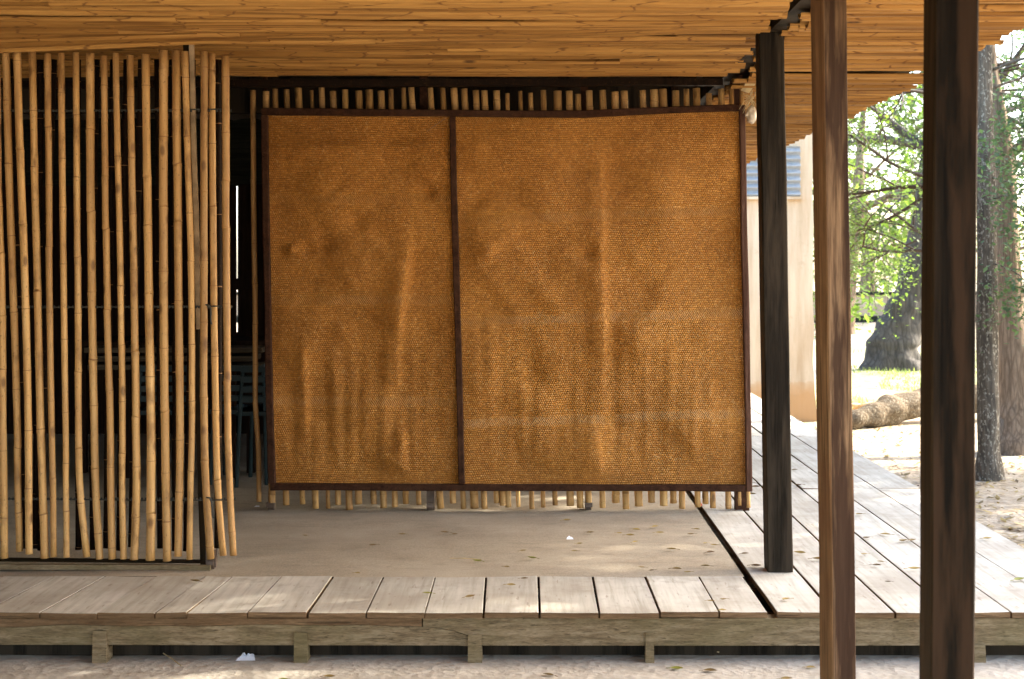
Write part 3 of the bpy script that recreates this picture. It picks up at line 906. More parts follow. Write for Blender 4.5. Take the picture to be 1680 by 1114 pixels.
UX, UZ = Vector((1, 0, 0)), Vector((0, 0, 1))
DR = DW - 0.020
strip('top_rail', [(430, 183), (700, 186), (960, 187), (1213, 176)], 0.037, 0.03, DR, M['frame'], UZ)
strip('bottom_rail', [(444, 799), (700, 799), (960, 800), (1222, 801)], 0.034, 0.03, DR, M['frame'], UZ)
strip('side_rail', [(434, 190), (437, 400), (442, 650), (446, 793)], 0.036, 0.03, DR, M['frame'], UX)
strip('side_rail', [(1218, 173), (1221, 380), (1226, 600), (1229, 806)], 0.032, 0.032, DR - 0.002, M['frame_worn'], UX)
strip('mullion', [(742, 192), (745, 340), (747, 400), (752, 560), (758, 793)], 0.034, 0.03, DR, M['frame'], UX)
for px, w, t0 in ((446, 10, 780), (707, 13, 790), (965, 10, 800), (1217, 23, 790)):
    bm = bmesh.new()
    d = DW + 0.06 if w < 20 else DW + 0.03
    yb = VY + H * F / d - 1.5
    p0, p1 = P(px, t0, d + 0.05), P(px, yb, d + 0.05)
    beam(bm, p0, p1, w * d / F, 0.05)
    if w < 20:
        c = P(px, yb - 5, d + 0.0)
        tube(bm, [c + Vector((-0.012, 0, 0)), c + Vector((0.012, 0, 0))], 0.018, 10)
        box(bm, p1.x - 0.02, p1.x + 0.02, d - 0.012, d + 0.02, p1.z + 0.02, p1.z + 0.045)
    link('support_foot', bm, M['steel'] if w < 20 else M['frame'], ws)
for px, w, y0, y1, mtl in ((435, 7, 128, 178, 'frame'), (695, 13, 118, 178, 'frame'), (958, 12, 120, 178, 'frame'), (1207, 20, 100, 172, 'frame_worn')):
    bm = bmesh.new()
    d = DW + 0.12 if px != 1207 else DW + 0.1
    beam(bm, P(px, y0 - 6, d), P(px + 1, y1 + 20, d), w * d / F, 0.03)
    link('hanger_strap', bm, M[mtl], ws)
bm = bmesh.new()
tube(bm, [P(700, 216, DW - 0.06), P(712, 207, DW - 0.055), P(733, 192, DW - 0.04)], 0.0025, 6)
link('loose_splint', bm, M['bamboo_brown'], ws)

# ------------------------------------------------------------------ posts
def post(name, xt, xb, w, D, rot, z0, z1, mtl, label, chf=0.004, left=None):
    """Square post leaning slightly; photo x at top and bottom given as world x."""
    o = empty(name, (xb, D + w / 2, z0), label, 'post', 'posts under the roof edge')
    bm = bmesh.new()
    n = 26
    rings = []
    cr, sr = math.cos(rot), math.sin(rot)
    h = w / 2
    prof = [(-h + chf, -h), (h - chf, -h), (h, -h + chf), (h, h - chf), (h - chf, h), (-h + chf, h), (-h, h - chf), (-h, -h + chf)]
    for i in range(n + 1):
        t_ = i / n
        z = z0 + (z1 - z0) * t_
        cx = xb + (xt - xb) * t_ + 0.003 * noise.noise(Vector((z * 1.6, D, 0)))
        ring = []
        for k, (a, b) in enumerate(prof):
            j = 0.0016 * noise.noise(Vector((k * 3.3, z * 3.0, D)))
            ring.append(bm.verts.new((cx + a * cr - b * sr + j, D + h + a * sr + b * cr + j, z)))
        rings.append(ring)
    for r0, r1 in zip(rings, rings[1:]):
        for k in range(8):
            f = bm.faces.new((r0[k], r0[(k + 1) % 8], r1[(k + 1) % 8], r1[k]))
            if left and k in (6, 7): f.material_index = 1  # left face takes the colour with side light painted in
    bm.faces.new(rings[0][::-1]); bm.faces.new(rings[-1])
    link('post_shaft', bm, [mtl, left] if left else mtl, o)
    return o


# world x of the front-face centre at two heights -> extrapolated to the post's ends
def lean(pxa, pya, pxb, pyb, D, z0, z1):
    a, b = P(pxa, pya, D), P(pxb, pyb, D)
    f = lambda z: a.x + (b.x - a.x) * (z - a.z) / (b.z - a.z)
    return f(z1), f(z0)


xt, xb0 = lean(1266, 60, 1281, 938, 6.07, 0.002, 2.36)
post('timber_post', xt, xb0, 0.107, 6.07, 0.0, 0.002, 2.36, M['post_dark'], 'nearly black timber post standing on the deck boards beside the woven screen')
xt, xb0 = lean(1364, 0, 1380, 1114, 4.72, -0.24, 2.42)
post('timber_post', xt, xb0, 0.089, 4.72, math.radians(17), -0.24, 2.42, M['post_brown'], 'streaky light brown timber post in front of the deck, middle one of the three posts', left=M['post_lit_tan'])
xt, xb0 = lean(1570, 0, 1563, 1114, 3.5, -0.24, 2.42)
post('timber_post', xt, xb0, 0.108, 3.5, 0.0, -0.24, 2.42, M['post_near'], 'thick dark reddish timber post nearest the camera, its edges out of focus', left=M['post_lit_mid'])

# ------------------------------------------------------------------ roof and ceiling
roof = empty('pavilion_roof', (-1.5, 6, 2.3), 'flat roof lined below with orange flattened bamboo strips, ragged at its right edge', 'roof')
ZC = H + 0.985


def strips(bm, y0, y1, xa, xb, zf, wmin=0.035, wmax=0.095, jag=0.04, cutx=None, amp=0.010, seed=0):
    y = y0
    while y < y1:
        w = R.uniform(wmin, wmax)
        xe = xb + R.uniform(-jag, jag)
        xs = xa + R.uniform(-0.05, 0.05)
        # break each course into one to three lengths
        cuts = [xs]
        while xe - cuts[-1] > 2.4: cuts.append(cuts[-1] + R.uniform(1.1, 2.3))
        if xe - cuts[-1] < 0.35 and len(cuts) > 1: cuts.pop()
        cuts.append(xe)
        for a, b in zip(cuts, cuts[1:]):
            c = (R.random(), R.random(), R.random())
            sag = R.uniform(-0.007, 0.007) + (-0.010 if R.random() < 0.12 else 0)
            tilt = R.uniform(-0.008, 0.010)
            yj = R.uniform(-0.006, 0.006); sk = R.uniform(-0.012, 0.012)
            n = max(2, int((b - a) / 0.14))
            ph = R.uniform(0, 99)
            node = R.uniform(0.2, 0.4)
            rows = []
            for i in range(n + 1):
                t_ = i / n
                x = a + (b - a) * t_
                yy = y + yj + sk * (t_ - 0.5)
                z = zf(x, yy) + sag + amp * 1.0 * noise.noise(Vector((x * 0.9, ph, 0))) + 0.003 * noise.noise(Vector((x * 4, ph, 2)))
                ww = w * (1 + 0.12 * noise.noise(Vector((x * 1.6, ph, 5)))) * 1.06
                prof = []
                for q_ in range(9):
                    u = q_ / 8
                    dz = 0.016 * (2 * abs(u - 0.5)) ** 3 - 0.004 + tilt * (2 * u - 1) + 0.0035 * noise.noise(Vector((x * 0.5 + ph, u * 6.0, ph)))
                    prof.append((u, dz))
                low_ = [bm.verts.new((x, yy + ww * u, z + dz)) for u, dz in prof]
                up_ = [bm.verts.new((x, yy + ww * u, z + dz + 0.006)) for u, dz in prof[::-1]]
                rows.append(low_ + up_)
            fs = []
            for r0, r1 in zip(rows, rows[1:]):
                for k in range(18):
                    fs.append(bm.faces.new((r0[k], r1[k], r1[(k + 1) % 18], r0[(k + 1) % 18])))
            fs.append(bm.faces.new(rows[0])); fs.append(bm.faces.new(rows[-1][::-1]))
            setcol(bm, fs, c)
        y += w


def zin(x, y):
    z = ZC
    # each mat sags toward its lower lip, lips lie under the next mat
    z += 0.014 * noise.noise(Vector((x * 0.5, y * 0.7, 1.0)))
    return z


# inner lining, three overlapping mats (front one dips at the left, where its lip shows)
def mat_z(base, lip_y, k):
    return lambda x, y: base + k * max(0, 1 - abs(y - lip_y) / 0.5) + 0.012 * noise.noise(Vector((x * 0.45 + lip_y, y * 0.7, 1.0)))


XE = 1.0
def lipline(x): return 6.0
for (y0, y1, base, lip, kk, xe) in ((2.9, 4.2, 0.0, 4.2, -0.006, XE - 0.02), (4.15, 5.72, 0.004, 5.7, -0.012, XE - 0.02), (5.70, 6.12, 0.012, 6.1, -0.02, XE - 0.06), (6.0, 7.30, 0.020, 7.28, -0.022, XE + 0.03)):
    bm = bmesh.new()
    zf0 = mat_z(ZC + base, lip, kk)
    # the third mat hangs down at the left, its lip clear of the next one
    zf = (lambda x, y, f=zf0: f(x, y) + 0.075 * max(0, 1 - (y - 5.70) / 0.35) * max(0, min(1, (x - 0.15) / 0.5)) - 0.05 * max(0, (y - 5.70) / 0.42) * max(0, min(1.4, (-1.40 - x) / 0.85))) if y0 == 5.70 else (lambda x, y, f=zf0, y0=y0: f(x, y) + 0.05 * max(0, 1 - (y - y0) / 0.3) * max(0, noise.noise(Vector((x * 0.7, y0, 3))) + 0.1))
    strips(bm, y0, y1, -5.0, xe, zf, jag=0.035)
    bmesh.ops.recalc_face_normals(bm, faces=bm.faces)
    link('ceiling_mat', bm, M['ceiling'], roof)
bm = bmesh.new()
strips(bm, -1.5, 2.9, -5.0, 2.03, mat_z(ZC, 0.5, -0.005), wmin=0.2, wmax=0.3)  # unseen forward lining added over the camera to cut front light
bmesh.ops.recalc_face_normals(bm, faces=bm.faces)
link('ceiling_mat', bm, M['ceiling'], roof)
for (y0, y1, base, lip, kk) in ((2.9, 4.3, 0.0, 4.2, -0.006), (4.25, 5.7, 0.003, 5.6, -0.01), (5.65, 7.12, 0.010, 7.1, -0.016), (7.2, 9.3, -0.012, 9.3, -0.012), (9.25, 11.3, 0.0, 11.3, -0.012), (11.25, 13.6, 0.004, 13.6, -0.01)):
    bm = bmesh.new()
    zf = mat_z(ZC + base - 0.005, lip, kk)
    strips(bm, y0, y1, 1.09, 2.03, zf, jag=0.028)
    bmesh.ops.recalc_face_normals(bm, faces=bm.faces)
    link('ceiling_mat', bm, M['ceiling'], roof)
bm = bmesh.new()
beam(bm, (1.055, 2.9, ZC + 0.085), (1.055, 13.6, ZC + 0.085), 0.075, 0.12, seg=8)
link('roof_beam', bm, M['post_dark'], roof)
bm = bmesh.new()
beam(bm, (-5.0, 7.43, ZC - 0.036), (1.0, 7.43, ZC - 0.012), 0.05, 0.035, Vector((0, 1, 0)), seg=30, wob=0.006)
link('roof_beam', bm, M['pole_shaded'], roof)  # shade behind the ceiling painted into the beam colour
bm = bmesh.new()
beam(bm, (-5.0, 8.6, ZC + 0.06), (1.0, 8.6, ZC + 0.06), 0.05, 0.22, Vector((0, 1, 0)), seg=30, wob=0.004)
link('roof_beam', bm, M['post_dark'], roof)
bm = bmesh.new()
box(bm, 1.1, 2.015, 2.95, 13.5, ZC + 0.055, ZC + 0.07)  # dark board added to block sky light in the strip gaps
link('gap_block_board', bm, M['post_dark'], roof)
bm = bmesh.new()
xs = [-5.1 + 7.1 * i / 90 for i in range(91)]
a = [bm.verts.new((x, 2.95, ZC + 0.20 + 0.012 * math.sin(i * 2.1))) for i, x in enumerate(xs)]
b = [bm.verts.new((x, 13.6, ZC + 0.20 + 0.012 * math.sin(i * 2.1))) for i, x in enumerate(xs)]
for i in range(90): bm.faces.new((a[i], a[i + 1], b[i + 1], b[i]))
xs = [-5.1 + 7.1 * i / 60 for i in range(61)]  # forward roof part, unseen, added to cut light from the front
a = [bm.verts.new((x, -1.5, ZC + 0.20 + 0.012 * math.sin(i * 2.1))) for i, x in enumerate(xs)]
b = [bm.verts.new((x, 2.945, ZC + 0.20 + 0.012 * math.sin(i * 2.1))) for i, x in enumerate(xs)]
for i in range(60): bm.faces.new((a[i], a[i + 1], b[i + 1], b[i]))
o = link('roof_sheet', bm, M['roof_sheet'], roof)
sol = o.modifiers.new('thick', 'SOLIDIFY'); sol.thickness = 0.01
# torn strip ends and straw beside the screen's upper corner
bundle = empty('straw_bundle', P(1232, 165, 7.5), 'dry straw and crumpled plastic hanging at the top right corner of the woven screen', 'straw')
bm = bmesh.new()
for k in range(26):
    a = P(1232 + R.uniform(-4, 4), 163 + R.uniform(-5, 5), 7.5 + R.uniform(-0.05, 0.05))
    e = a + Vector((R.uniform(-0.05, 0.05), R.uniform(-0.05, 0.05), R.uniform(-0.10, 0.06)))
    tube(bm, [a, a.lerp(e, 0.5) + Vector((0, 0, 0.012)), e], [0.0022, 0.0018, 0.001], 4)
link('straw_stalks', bm, M['straw'], bundle)
bm = bmesh.new()
bmesh.ops.create_icosphere(bm, subdivisions=3, radius=1, matrix=Matrix.Translation(P(1233, 188, 7.5)) @ Matrix.Diagonal((0.028, 0.028, 0.05, 1)))
for v in bm.verts: v.co += Vector((1, 1, 1)) * 0.010 * noise.noise(v.co * 40)
link('crumpled_bag', bm, M['cloth'], bundle)
bm = bmesh.new()
beam(bm, P(1222, 150, 7.55), P(1243, 120, 7.45), 0.05, 0.008)
link('torn_strip', bm, M['straw'], bundle)

# ------------------------------------------------------------------ the room behind
DBW = 11.2
wall = empty('back_wall', (-1.5, DBW, 0), 'dark rear wall of the room, bamboo siding over planks with a bright slit of daylight', 'wall')
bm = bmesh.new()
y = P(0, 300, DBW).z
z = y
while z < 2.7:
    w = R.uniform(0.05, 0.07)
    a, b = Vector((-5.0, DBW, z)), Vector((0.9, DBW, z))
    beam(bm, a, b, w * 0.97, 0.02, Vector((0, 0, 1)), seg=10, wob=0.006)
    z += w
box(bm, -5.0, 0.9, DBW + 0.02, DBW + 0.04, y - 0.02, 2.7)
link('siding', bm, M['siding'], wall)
sl = P(389, 400, DBW).x
sl2 = P(361, 400, DBW).x
bm = bmesh.new()
z1 = P(0, 296, DBW).z
x = sl2 - 0.007
while x > -5.1:
    w = 0.21
    box(bm, x - w + 0.0005, x, DBW - 0.01, DBW + 0.015, -0.02, z1)
    x -= w
box(bm, sl2 + 0.001, sl - 0.007, DBW - 0.01, DBW + 0.015, -0.02, z1)
x = sl + 0.007
while x < 0.88:
    box(bm, x, x + 0.2095, DBW - 0.01, DBW + 0.015, -0.02, z1)
    x += 0.21
box(bm, -5.0, 0.9, DBW - 0.045, DBW - 0.012, 1.13, 1.22)
box(bm, -5.0, 0.9, DBW + 0.018, DBW + 0.05, -0.02, P(0, 545, DBW).z)
link('planks', bm, M['siding_brown'], wall)
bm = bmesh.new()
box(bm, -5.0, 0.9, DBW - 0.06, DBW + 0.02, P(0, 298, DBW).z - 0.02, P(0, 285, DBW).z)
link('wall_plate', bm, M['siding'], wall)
sw = empty('side_wall', (-4.95, 8.5, 0), 'dark plank end wall at far left, its unseen front part added to block light', 'wall')
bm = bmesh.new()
y = 0.6  # planks ahead of the room added to cut light from the left
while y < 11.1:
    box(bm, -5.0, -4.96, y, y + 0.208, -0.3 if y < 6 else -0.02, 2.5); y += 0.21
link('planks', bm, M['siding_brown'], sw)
sw3 = empty('light_block_wall', (0.6, -1.6, 0), 'dark unseen plank wall added behind the viewer to block light', 'wall')
bm = bmesh.new()  # unseen wall added to hold back light from front right
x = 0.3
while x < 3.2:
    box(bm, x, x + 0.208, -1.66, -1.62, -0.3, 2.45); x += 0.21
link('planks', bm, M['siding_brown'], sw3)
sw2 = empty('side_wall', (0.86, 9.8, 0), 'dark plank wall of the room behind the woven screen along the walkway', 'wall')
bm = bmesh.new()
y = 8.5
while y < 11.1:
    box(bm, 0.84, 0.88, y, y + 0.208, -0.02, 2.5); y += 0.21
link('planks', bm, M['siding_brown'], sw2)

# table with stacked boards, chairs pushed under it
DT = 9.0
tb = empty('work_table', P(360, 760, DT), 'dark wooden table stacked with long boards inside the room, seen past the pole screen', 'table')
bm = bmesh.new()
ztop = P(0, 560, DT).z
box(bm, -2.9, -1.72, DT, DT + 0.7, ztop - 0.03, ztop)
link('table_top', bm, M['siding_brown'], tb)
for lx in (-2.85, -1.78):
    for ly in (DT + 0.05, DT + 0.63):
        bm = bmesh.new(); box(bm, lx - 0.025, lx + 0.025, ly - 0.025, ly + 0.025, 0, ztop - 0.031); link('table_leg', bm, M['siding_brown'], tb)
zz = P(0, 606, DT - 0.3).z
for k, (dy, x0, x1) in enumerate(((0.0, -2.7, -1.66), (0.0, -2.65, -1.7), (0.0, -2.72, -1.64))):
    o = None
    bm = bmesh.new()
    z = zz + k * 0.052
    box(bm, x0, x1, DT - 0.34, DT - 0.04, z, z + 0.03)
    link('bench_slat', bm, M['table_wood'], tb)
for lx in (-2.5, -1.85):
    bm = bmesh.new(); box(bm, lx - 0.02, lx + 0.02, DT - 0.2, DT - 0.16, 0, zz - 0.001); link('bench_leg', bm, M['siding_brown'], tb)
lab = ['teal steel chair in the dark room just right of the pole screen', 'teal steel chair in the dark room behind the loose bamboo pole', 'teal steel chair hidden far left behind the pole screen']
for k, (px, D) in enumerate(((392, 8.55), (436, 8.45), (268, 8.5))):
    c = P(px, 700, D)
    ch = empty('school_chair', (c.x, D, 0), lab[k], 'chair', 'chairs in the dark room')
    for s in (-1, 1):
        bm = bmesh.new(); tube(bm, [(c.x + s * 0.17, D - 0.02, 0), (c.x + s * 0.155, D + 0.0, 0.42), (c.x + s * 0.14, D + 0.03, 0.72)], 0.012, 6); link('leg', bm, M['teal'], ch)
        bm = bmesh.new(); tube(bm, [(c.x + s * 0.17, D + 0.4, 0), (c.x + s * 0.155, D + 0.37, 0.42)], 0.012, 6); link('leg', bm, M['teal'], ch)
    bm = bmesh.new(); box(bm, c.x - 0.18, c.x + 0.18, D + 0.01, D + 0.4, 0.421, 0.445); link('seat', bm, M['teal'], ch)
    bm = bmesh.new()
    for q in range(4): box(bm, c.x - 0.15, c.x + 0.15, D + 0.005, D + 0.018, 0.5 + q * 0.06, 0.535 + q * 0.06)
    link('backrest', bm, M['teal'], ch)

# ------------------------------------------------------------------ pale building beyond the walkway
DP = 16.2
pb = empty('pale_building', (1.5, DP, -0.45), 'cream plastered building with a stained orange foot at the end of the walkway', 'building')
bm = bmesh.new()
prof = []
rows = []
nz, nxw = 40, 24
xl = -1.5
for j in range(nz + 1):
    z = -0.7 + 4.2 * j / nz
    fl = 0.07 * math.exp(-max(0, z + 0.45) / 0.25)
    xr = P(1334, 0, DP).x + fl + 0.018 * noise.noise(Vector((z * 2.5, 0, 4)))
    row = []
    for i in range(nxw + 1):
        x = xl + (xr - xl) * i / nxw
        row.append(bm.verts.new((x, DP - fl * 0.6 + 0.01 * noise.noise(Vector((x * 2, z * 2, 0))), z)))
    for dd in (0.15, 0.5, 1.5, 5.0): row.append(bm.verts.new((xr, DP + dd, z)))
    rows.append(row)
for r0, r1 in zip(rows, rows[1:]):
    for k in range(len(r0) - 1): bm.faces.new((r0[k], r0[k + 1], r1[k + 1], r1[k]))
link('wall', bm, M['plaster'], pb)
bm = bmesh.new()
box(bm, -1.6, P(1334, 0, DP).x + 0.25, DP - 0.3, DP + 5.1, 3.5, 3.58)
link('roof', bm, M['roof_sheet'], pb)
wf = None
bm = bmesh.new()
a, b = P(1150, 322, DP - 0.05), P(1313, 240, DP - 0.05)
rows = []
n = 7 * 8
for i in range(n + 1):
    z = a.z + (b.z - a.z) * i / n
    yy = DP - 0.05 - 0.018 * math.sin(i / 8 * 2 * math.pi)
    rows.append([bm.verts.new((a.x, yy, z)), bm.verts.new((b.x, yy, z)), bm.verts.new((b.x, DP - 0.01, z)), bm.verts.new((a.x, DP - 0.01, z))])
for r0, r1 in zip(rows, rows[1:]):
    for k in range(4): bm.faces.new((r0[k], r0[(k + 1) % 4], r1[(k + 1) % 4], r1[k]))
bm.faces.new(rows[0][::-1]); bm.faces.new(rows[-1])
link('corrugated_panel', bm, M['louvre'], pb, smooth=False)
bm = bmesh.new()
box(bm, a.x, b.x + 0.02, DP - 0.07, DP - 0.005, a.z - 0.035, a.z - 0.003)
link('sill', bm, M['plaster'], pb)

# ------------------------------------------------------------------ boundary wall, log, roots
bw = empty('boundary_wall', (14, 46, -0.45), 'low weathered boundary wall with a dark coping far behind the trees', 'wall')
bm = bmesh.new()
box(bm, -12, 60, 46.0, 46.3, -0.6, P(0, 484, 46).z + 0.0)
link('wall_face', bm, M['stone'], bw)
bm = bmesh.new()
box(bm, -12, 60, 45.92, 46.36, P(0, 484, 46).z + 0.003, P(0, 480, 46).z + 0.02)
box(bm, -12, 60, 45.93, 45.997, -0.55, P(0, 518, 46).z)
link('wall_coping', bm, M['siding'], bw)


def at_ground(px, py):
    """World point on the ground seen at pixel px, py."""
    D = 10.0
    for _ in range(30):
        x = (px - VX) * D / F
        D = max(4.9, (H - gz(x, D)) * F / (py - VY))
    x = (px - VX) * D / F
    return Vector((x, D, gz(x, D)))


g = at_ground(1400, 704); g2 = at_ground(1540, 690)
bm = bmesh.new()
pts = [g + Vector((-0.35, 0.05, 0.05)), g + Vector((0.0, 0, 0.09)), g.lerp(g2, 0.25) + Vector((0, 0, 0.14)), g.lerp(g2, 0.5) + Vector((0, 0, 0.19)), g.lerp(g2, 0.8) + Vector((0, 0, 0.24)), g2 + Vector((0.3, 0, 0.25)), g2 + Vector((1.3, 0.2, 0.22))]
q = []
for a, b in zip(pts, pts[1:]):
    for i in range(6): q.append(a.lerp(b, i / 6))
q.append(pts[-1])
rad = [0.06 + 0.10 * min(1, i / 16) + 0.012 * math.sin(i * 1.3) for i in range(len(q))]
tube(bm, q, rad, 18, rough=0.28, sd=3)
tag(link('fallen_log', bm, M['log'], smooth=True), 'mottled fallen log lying on the sandy ground behind the near posts', 'log')
bm = bmesh.new()
c = at_ground(1420, 680)
for k in range(9):
    a = c + Vector((R.uniform(-0.4, 0.25), R.uniform(-0.2, 0.2), 0.02 + R.uniform(0, 0.12)))
    e = a + Vector((R.uniform(0.2, 0.5), R.uniform(-0.15, 0.15), R.uniform(-0.03, 0.05)))
    tube(bm, [a, a.lerp(e, 0.5) + Vector((0, 0, R.uniform(0, 0.04))), e], [0.02, 0.025, 0.012], 7)
tag(link('branch_pile', bm, M['straw'], smooth=True), 'small heap of peeled orange branches behind the fallen log', 'branches')

# ------------------------------------------------------------------ trees
def leaves(bm, centers, n, spread, size, seed=0, flat=0.7, tone=(0, 1)):
    """Small pointed leaves scattered around the given twig tips."""
    rr = random.Random(seed)
    lay = bm.loops.layers.float_color.get('strip') or bm.loops.layers.float_color.new('strip')
    for c in centers:
        t0 = rr.uniform(*tone)
        for _ in range(n):
            p = c + Vector((rr.gauss(0, 1), rr.gauss(0, 1), rr.gauss(0, flat))) * spread
            d = Vector((rr.uniform(-1, 1), rr.uniform(-1, 1), rr.uniform(-0.8, 0.5))).normalized()
            s = d.cross(Vector((rr.uniform(-.4, .4), rr.uniform(-.4, .4), 1)))
            if s.length < 0.05: continue
            s.normalize()
            L_ = size * rr.uniform(0.6, 1.4); W_ = L_ * rr.uniform(0.28, 0.45)
            vs = [bm.verts.new(p), bm.verts.new(p + d * L_ * 0.45 + s * W_), bm.verts.new(p + d * L_ - Vector((0, 0, L_ * 0.12))), bm.verts.new(p + d * L_ * 0.45 - s * W_)]
            f = bm.faces.new(vs)
            tt = min(1, max(0, t0 + rr.uniform(-0.3, 0.3)))
            for l in f.loops: l[lay] = (tt, tt, tt, 1)


def branchify(bm, tips, p, d, L_, r, depth, rr, droop=0.0, spread=0.7, nb=3):
    """Recursive limb; collects tips for the leaves."""
    n = 5
    pts, cur = [p], p.copy()
    dd = d.normalized()
    for i in range(n):
        dd = (dd + Vector((rr.uniform(-1, 1), rr.uniform(-1, 1), rr.uniform(-1, 1))) * 0.22 + Vector((0, 0, -droop))).normalized()
        cur = cur + dd * L_ / n
        pts.append(cur.copy())
    tube(bm, pts, [r * (1 - 0.55 * i / n) for i in range(n + 1)], 7 if r > 0.03 else 5)
    if depth == 0:
        tips.append((pts[-1], dd)); tips.append((pts[3], dd))
        return
    for k in range(nb):
        i = rr.choice([2, 3, 4, 5])
        nd = (dd + Vector((rr.uniform(-1, 1), rr.uniform(-1, 1), rr.uniform(-0.8, 0.8))) * spread).normalized()
        branchify(bm, tips, pts[i], nd, L_ * rr.uniform(0.55, 0.8), r * 0.5, depth - 1, rr, droop, spread, nb)


def tree(name, label, trunk_pts, rads, limbs, leaf_mat, bark, leafn, lsp, lsz, seed, rough=0.15, depth=2, droop=0.03, spread=0.7, nb=3, group=None, flare=None, sides=20, tone=(0, 1)):
    rr = random.Random(seed)
    base = Vector(trunk_pts[0])
    o = empty(name, base, label, 'tree', group)
    bm = bmesh.new()
    q, rd = [], []
    for i in range(len(trunk_pts) - 1):
        for k in range(8):
            q.append(Vector(trunk_pts[i]).lerp(Vector(trunk_pts[i + 1]), k / 8)); rd.append(rads[i] + (rads[i + 1] - rads[i]) * k / 8)
    q.append(Vector(trunk_pts[-1])); rd.append(rads[-1])
    tube(bm, q, rd, sides, rough=rough, sd=seed)
    if flare:
        for (ex, ey, r0, L0) in flare:
            a = base + Vector((0, 0, rads[0] * 1.1)); e = base + Vector((ex, ey, -0.03))
            tube(bm, [a, a.lerp(e, 0.4) + Vector((0, 0, -0.12 * L0)), a.lerp(e, 0.75) + Vector((0, 0, -0.22 * L0)), e], [r0 * 1.4, r0, r0 * 0.7, r0 * 0.25], 10, rough=0.25, sd=ex)
    tips = []
    for (i, d, L_, r) in limbs:
        p = Vector(trunk_pts[i]) if isinstance(i, int) else Vector(i)
        branchify(bm, tips, p, Vector(d), L_, r, depth, rr, droop, spread, nb)
    link('trunk', bm, bark, o, smooth=True)
    bm = bmesh.new()
    leaves(bm, [t_[0] for t_ in tips], leafn, lsp, lsz, seed, tone=tone)
    link('crown', bm, leaf_mat, o)
    return o


# slender lichen-spotted trunk at the right edge
b0 = at_ground(1622, 788)
D = b0.y
pt = lambda px, py, dd=0.0: P(px, py, D + dd)
tree('slender_tree', 'slim upright tree with pale lichen spots, just right of the thick near post',
     [b0 + Vector((0, 0, -0.1)), pt(1622, 740), pt(1620, 600), pt(1619, 400), pt(1614, 180), pt(1612, -60), pt(1608, -420)],
     [0.135, 0.085, 0.078, 0.074, 0.068, 0.06, 0.04],
     [(5, (0.6, 0.4, 0.7), 1.6, 0.03), (5, (-0.4, 0.9, 0.6), 1.5, 0.03), (6, (0.3, 0.5, 1), 1.6, 0.03), (6, (1, 0.1, 0.4), 1.8, 0.03), (pt(1614, 150), (0.5, 0.2, 0.1), 0.8, 0.012), (pt(1616, 290), (0.3, -0.5, -0.1), 0.45, 0.008), (pt(1615, 120), (0.8, -0.3, 0.1), 0.9, 0.012), (pt(1617, 330), (0.7, -0.5, 0.1), 0.45, 0.008), (pt(1618, 430), (0.5, -0.6, 0.0), 0.35, 0.007)],
     M['leaf_blue'], M['bark_lichen'], 46, 0.17, 0.042, 11, rough=0.12)
# big furrowed trunk behind it
b1 = at_ground(1668, 742); D = b1.y
tree('furrowed_tree', 'tall tree with thick furrowed grey brown trunk at the right edge, flaring at its foot',
     [b1 + Vector((0.0, 0, -0.12)), pt(1672, 715), pt(1668, 660), pt(1661, 560), pt(1652, 400), pt(1645, 260), pt(1624, 130), pt(1600, -60), pt(1560, -500)],
     [0.38, 0.28, 0.17, 0.125, 0.108, 0.105, 0.085, 0.07, 0.04],
     [(5, (0.9, -0.2, 0.6), 2.0, 0.05), (6, (-0.7, 0.3, 0.8), 1.6, 0.05), (7, (0.4, -0.5, 0.8), 2.0, 0.05), (7, (0.9, 0.4, 0.3), 2.0, 0.05), (pt(1650, 330), (0.5, -0.7, -0.1), 0.8, 0.012), (pt(1640, 210), (0.6, -0.6, -0.15), 0.9, 0.012), (pt(1630, 150), (0.7, -0.3, 0.2), 0.9, 0.014), (pt(1648, 400), (0.6, -0.4, 0.1), 0.6, 0.008), (pt(1624, 110), (0.8, -0.5, 0.1), 1.1, 0.016), (pt(1630, 150), (0.5, -0.8, -0.1), 0.9, 0.014), (pt(1645, 260), (0.8, -0.4, -0.05), 0.8, 0.012), (pt(1610, 0), (0.9, -0.4, -0.2), 1.2, 0.016), (pt(1635, 200), (-0.3, -0.8, 0.0), 0.6, 0.01), (8, (0.8, 0.2, 0.4), 2.4, 0.05), (8, (0.1, -1, 0.3), 2.2, 0.04)],
     M['leaf_blue'], M['bark'], 70, 0.20, 0.042, 23, rough=0.12, flare=[(-0.5, -0.15, 0.14, 1), (0.4, -0.3, 0.14, 1), (-0.1, -0.5, 0.12, 1)])
# huge far trunk with spreading roots
b2 = at_ground(1462, 606); D = b2.y
tree('old_tree', 'massive old tree with a broad leaning grey trunk and spreading roots in the middle distance',
     [b2 + Vector((0, 0, -0.2)), pt(1462, 585), pt(1470, 555), pt(1482, 520), pt(1496, 480), pt(1515, 400), pt(1535, 250), pt(1545, 60)],
     [0.62, 0.50, 0.40, 0.33, 0.28, 0.26, 0.22, 0.16],
     [(6, (-1, 0.1, 0.5), 2.4, 0.09), (6, (0.6, -0.4, 0.7), 2.6, 0.09), (6, (-0.9, 0.4, 0.6), 2.6, 0.08), (6, (0.8, 0.5, 0.5), 2.8, 0.08), (7, (-0.5, -0.5, 0.8), 2.6, 0.08), (7, (0.5, 0.2, 0.9), 2.6, 0.08),
      (pt(1530, 300), (-0.9, -0.5, -0.3), 1.3, 0.03)],
     M['leaf_bright'], M['bark_grey'], 24, 0.24, 0.07, 31, rough=0.3, flare=[(-0.75, 0.1, 0.2, 1.6), (0.55, -0.25, 0.16, 1), (-0.1, -0.45, 0.17, 1), (0.3, -0.4, 0.15, 1)], sides=28, depth=2)
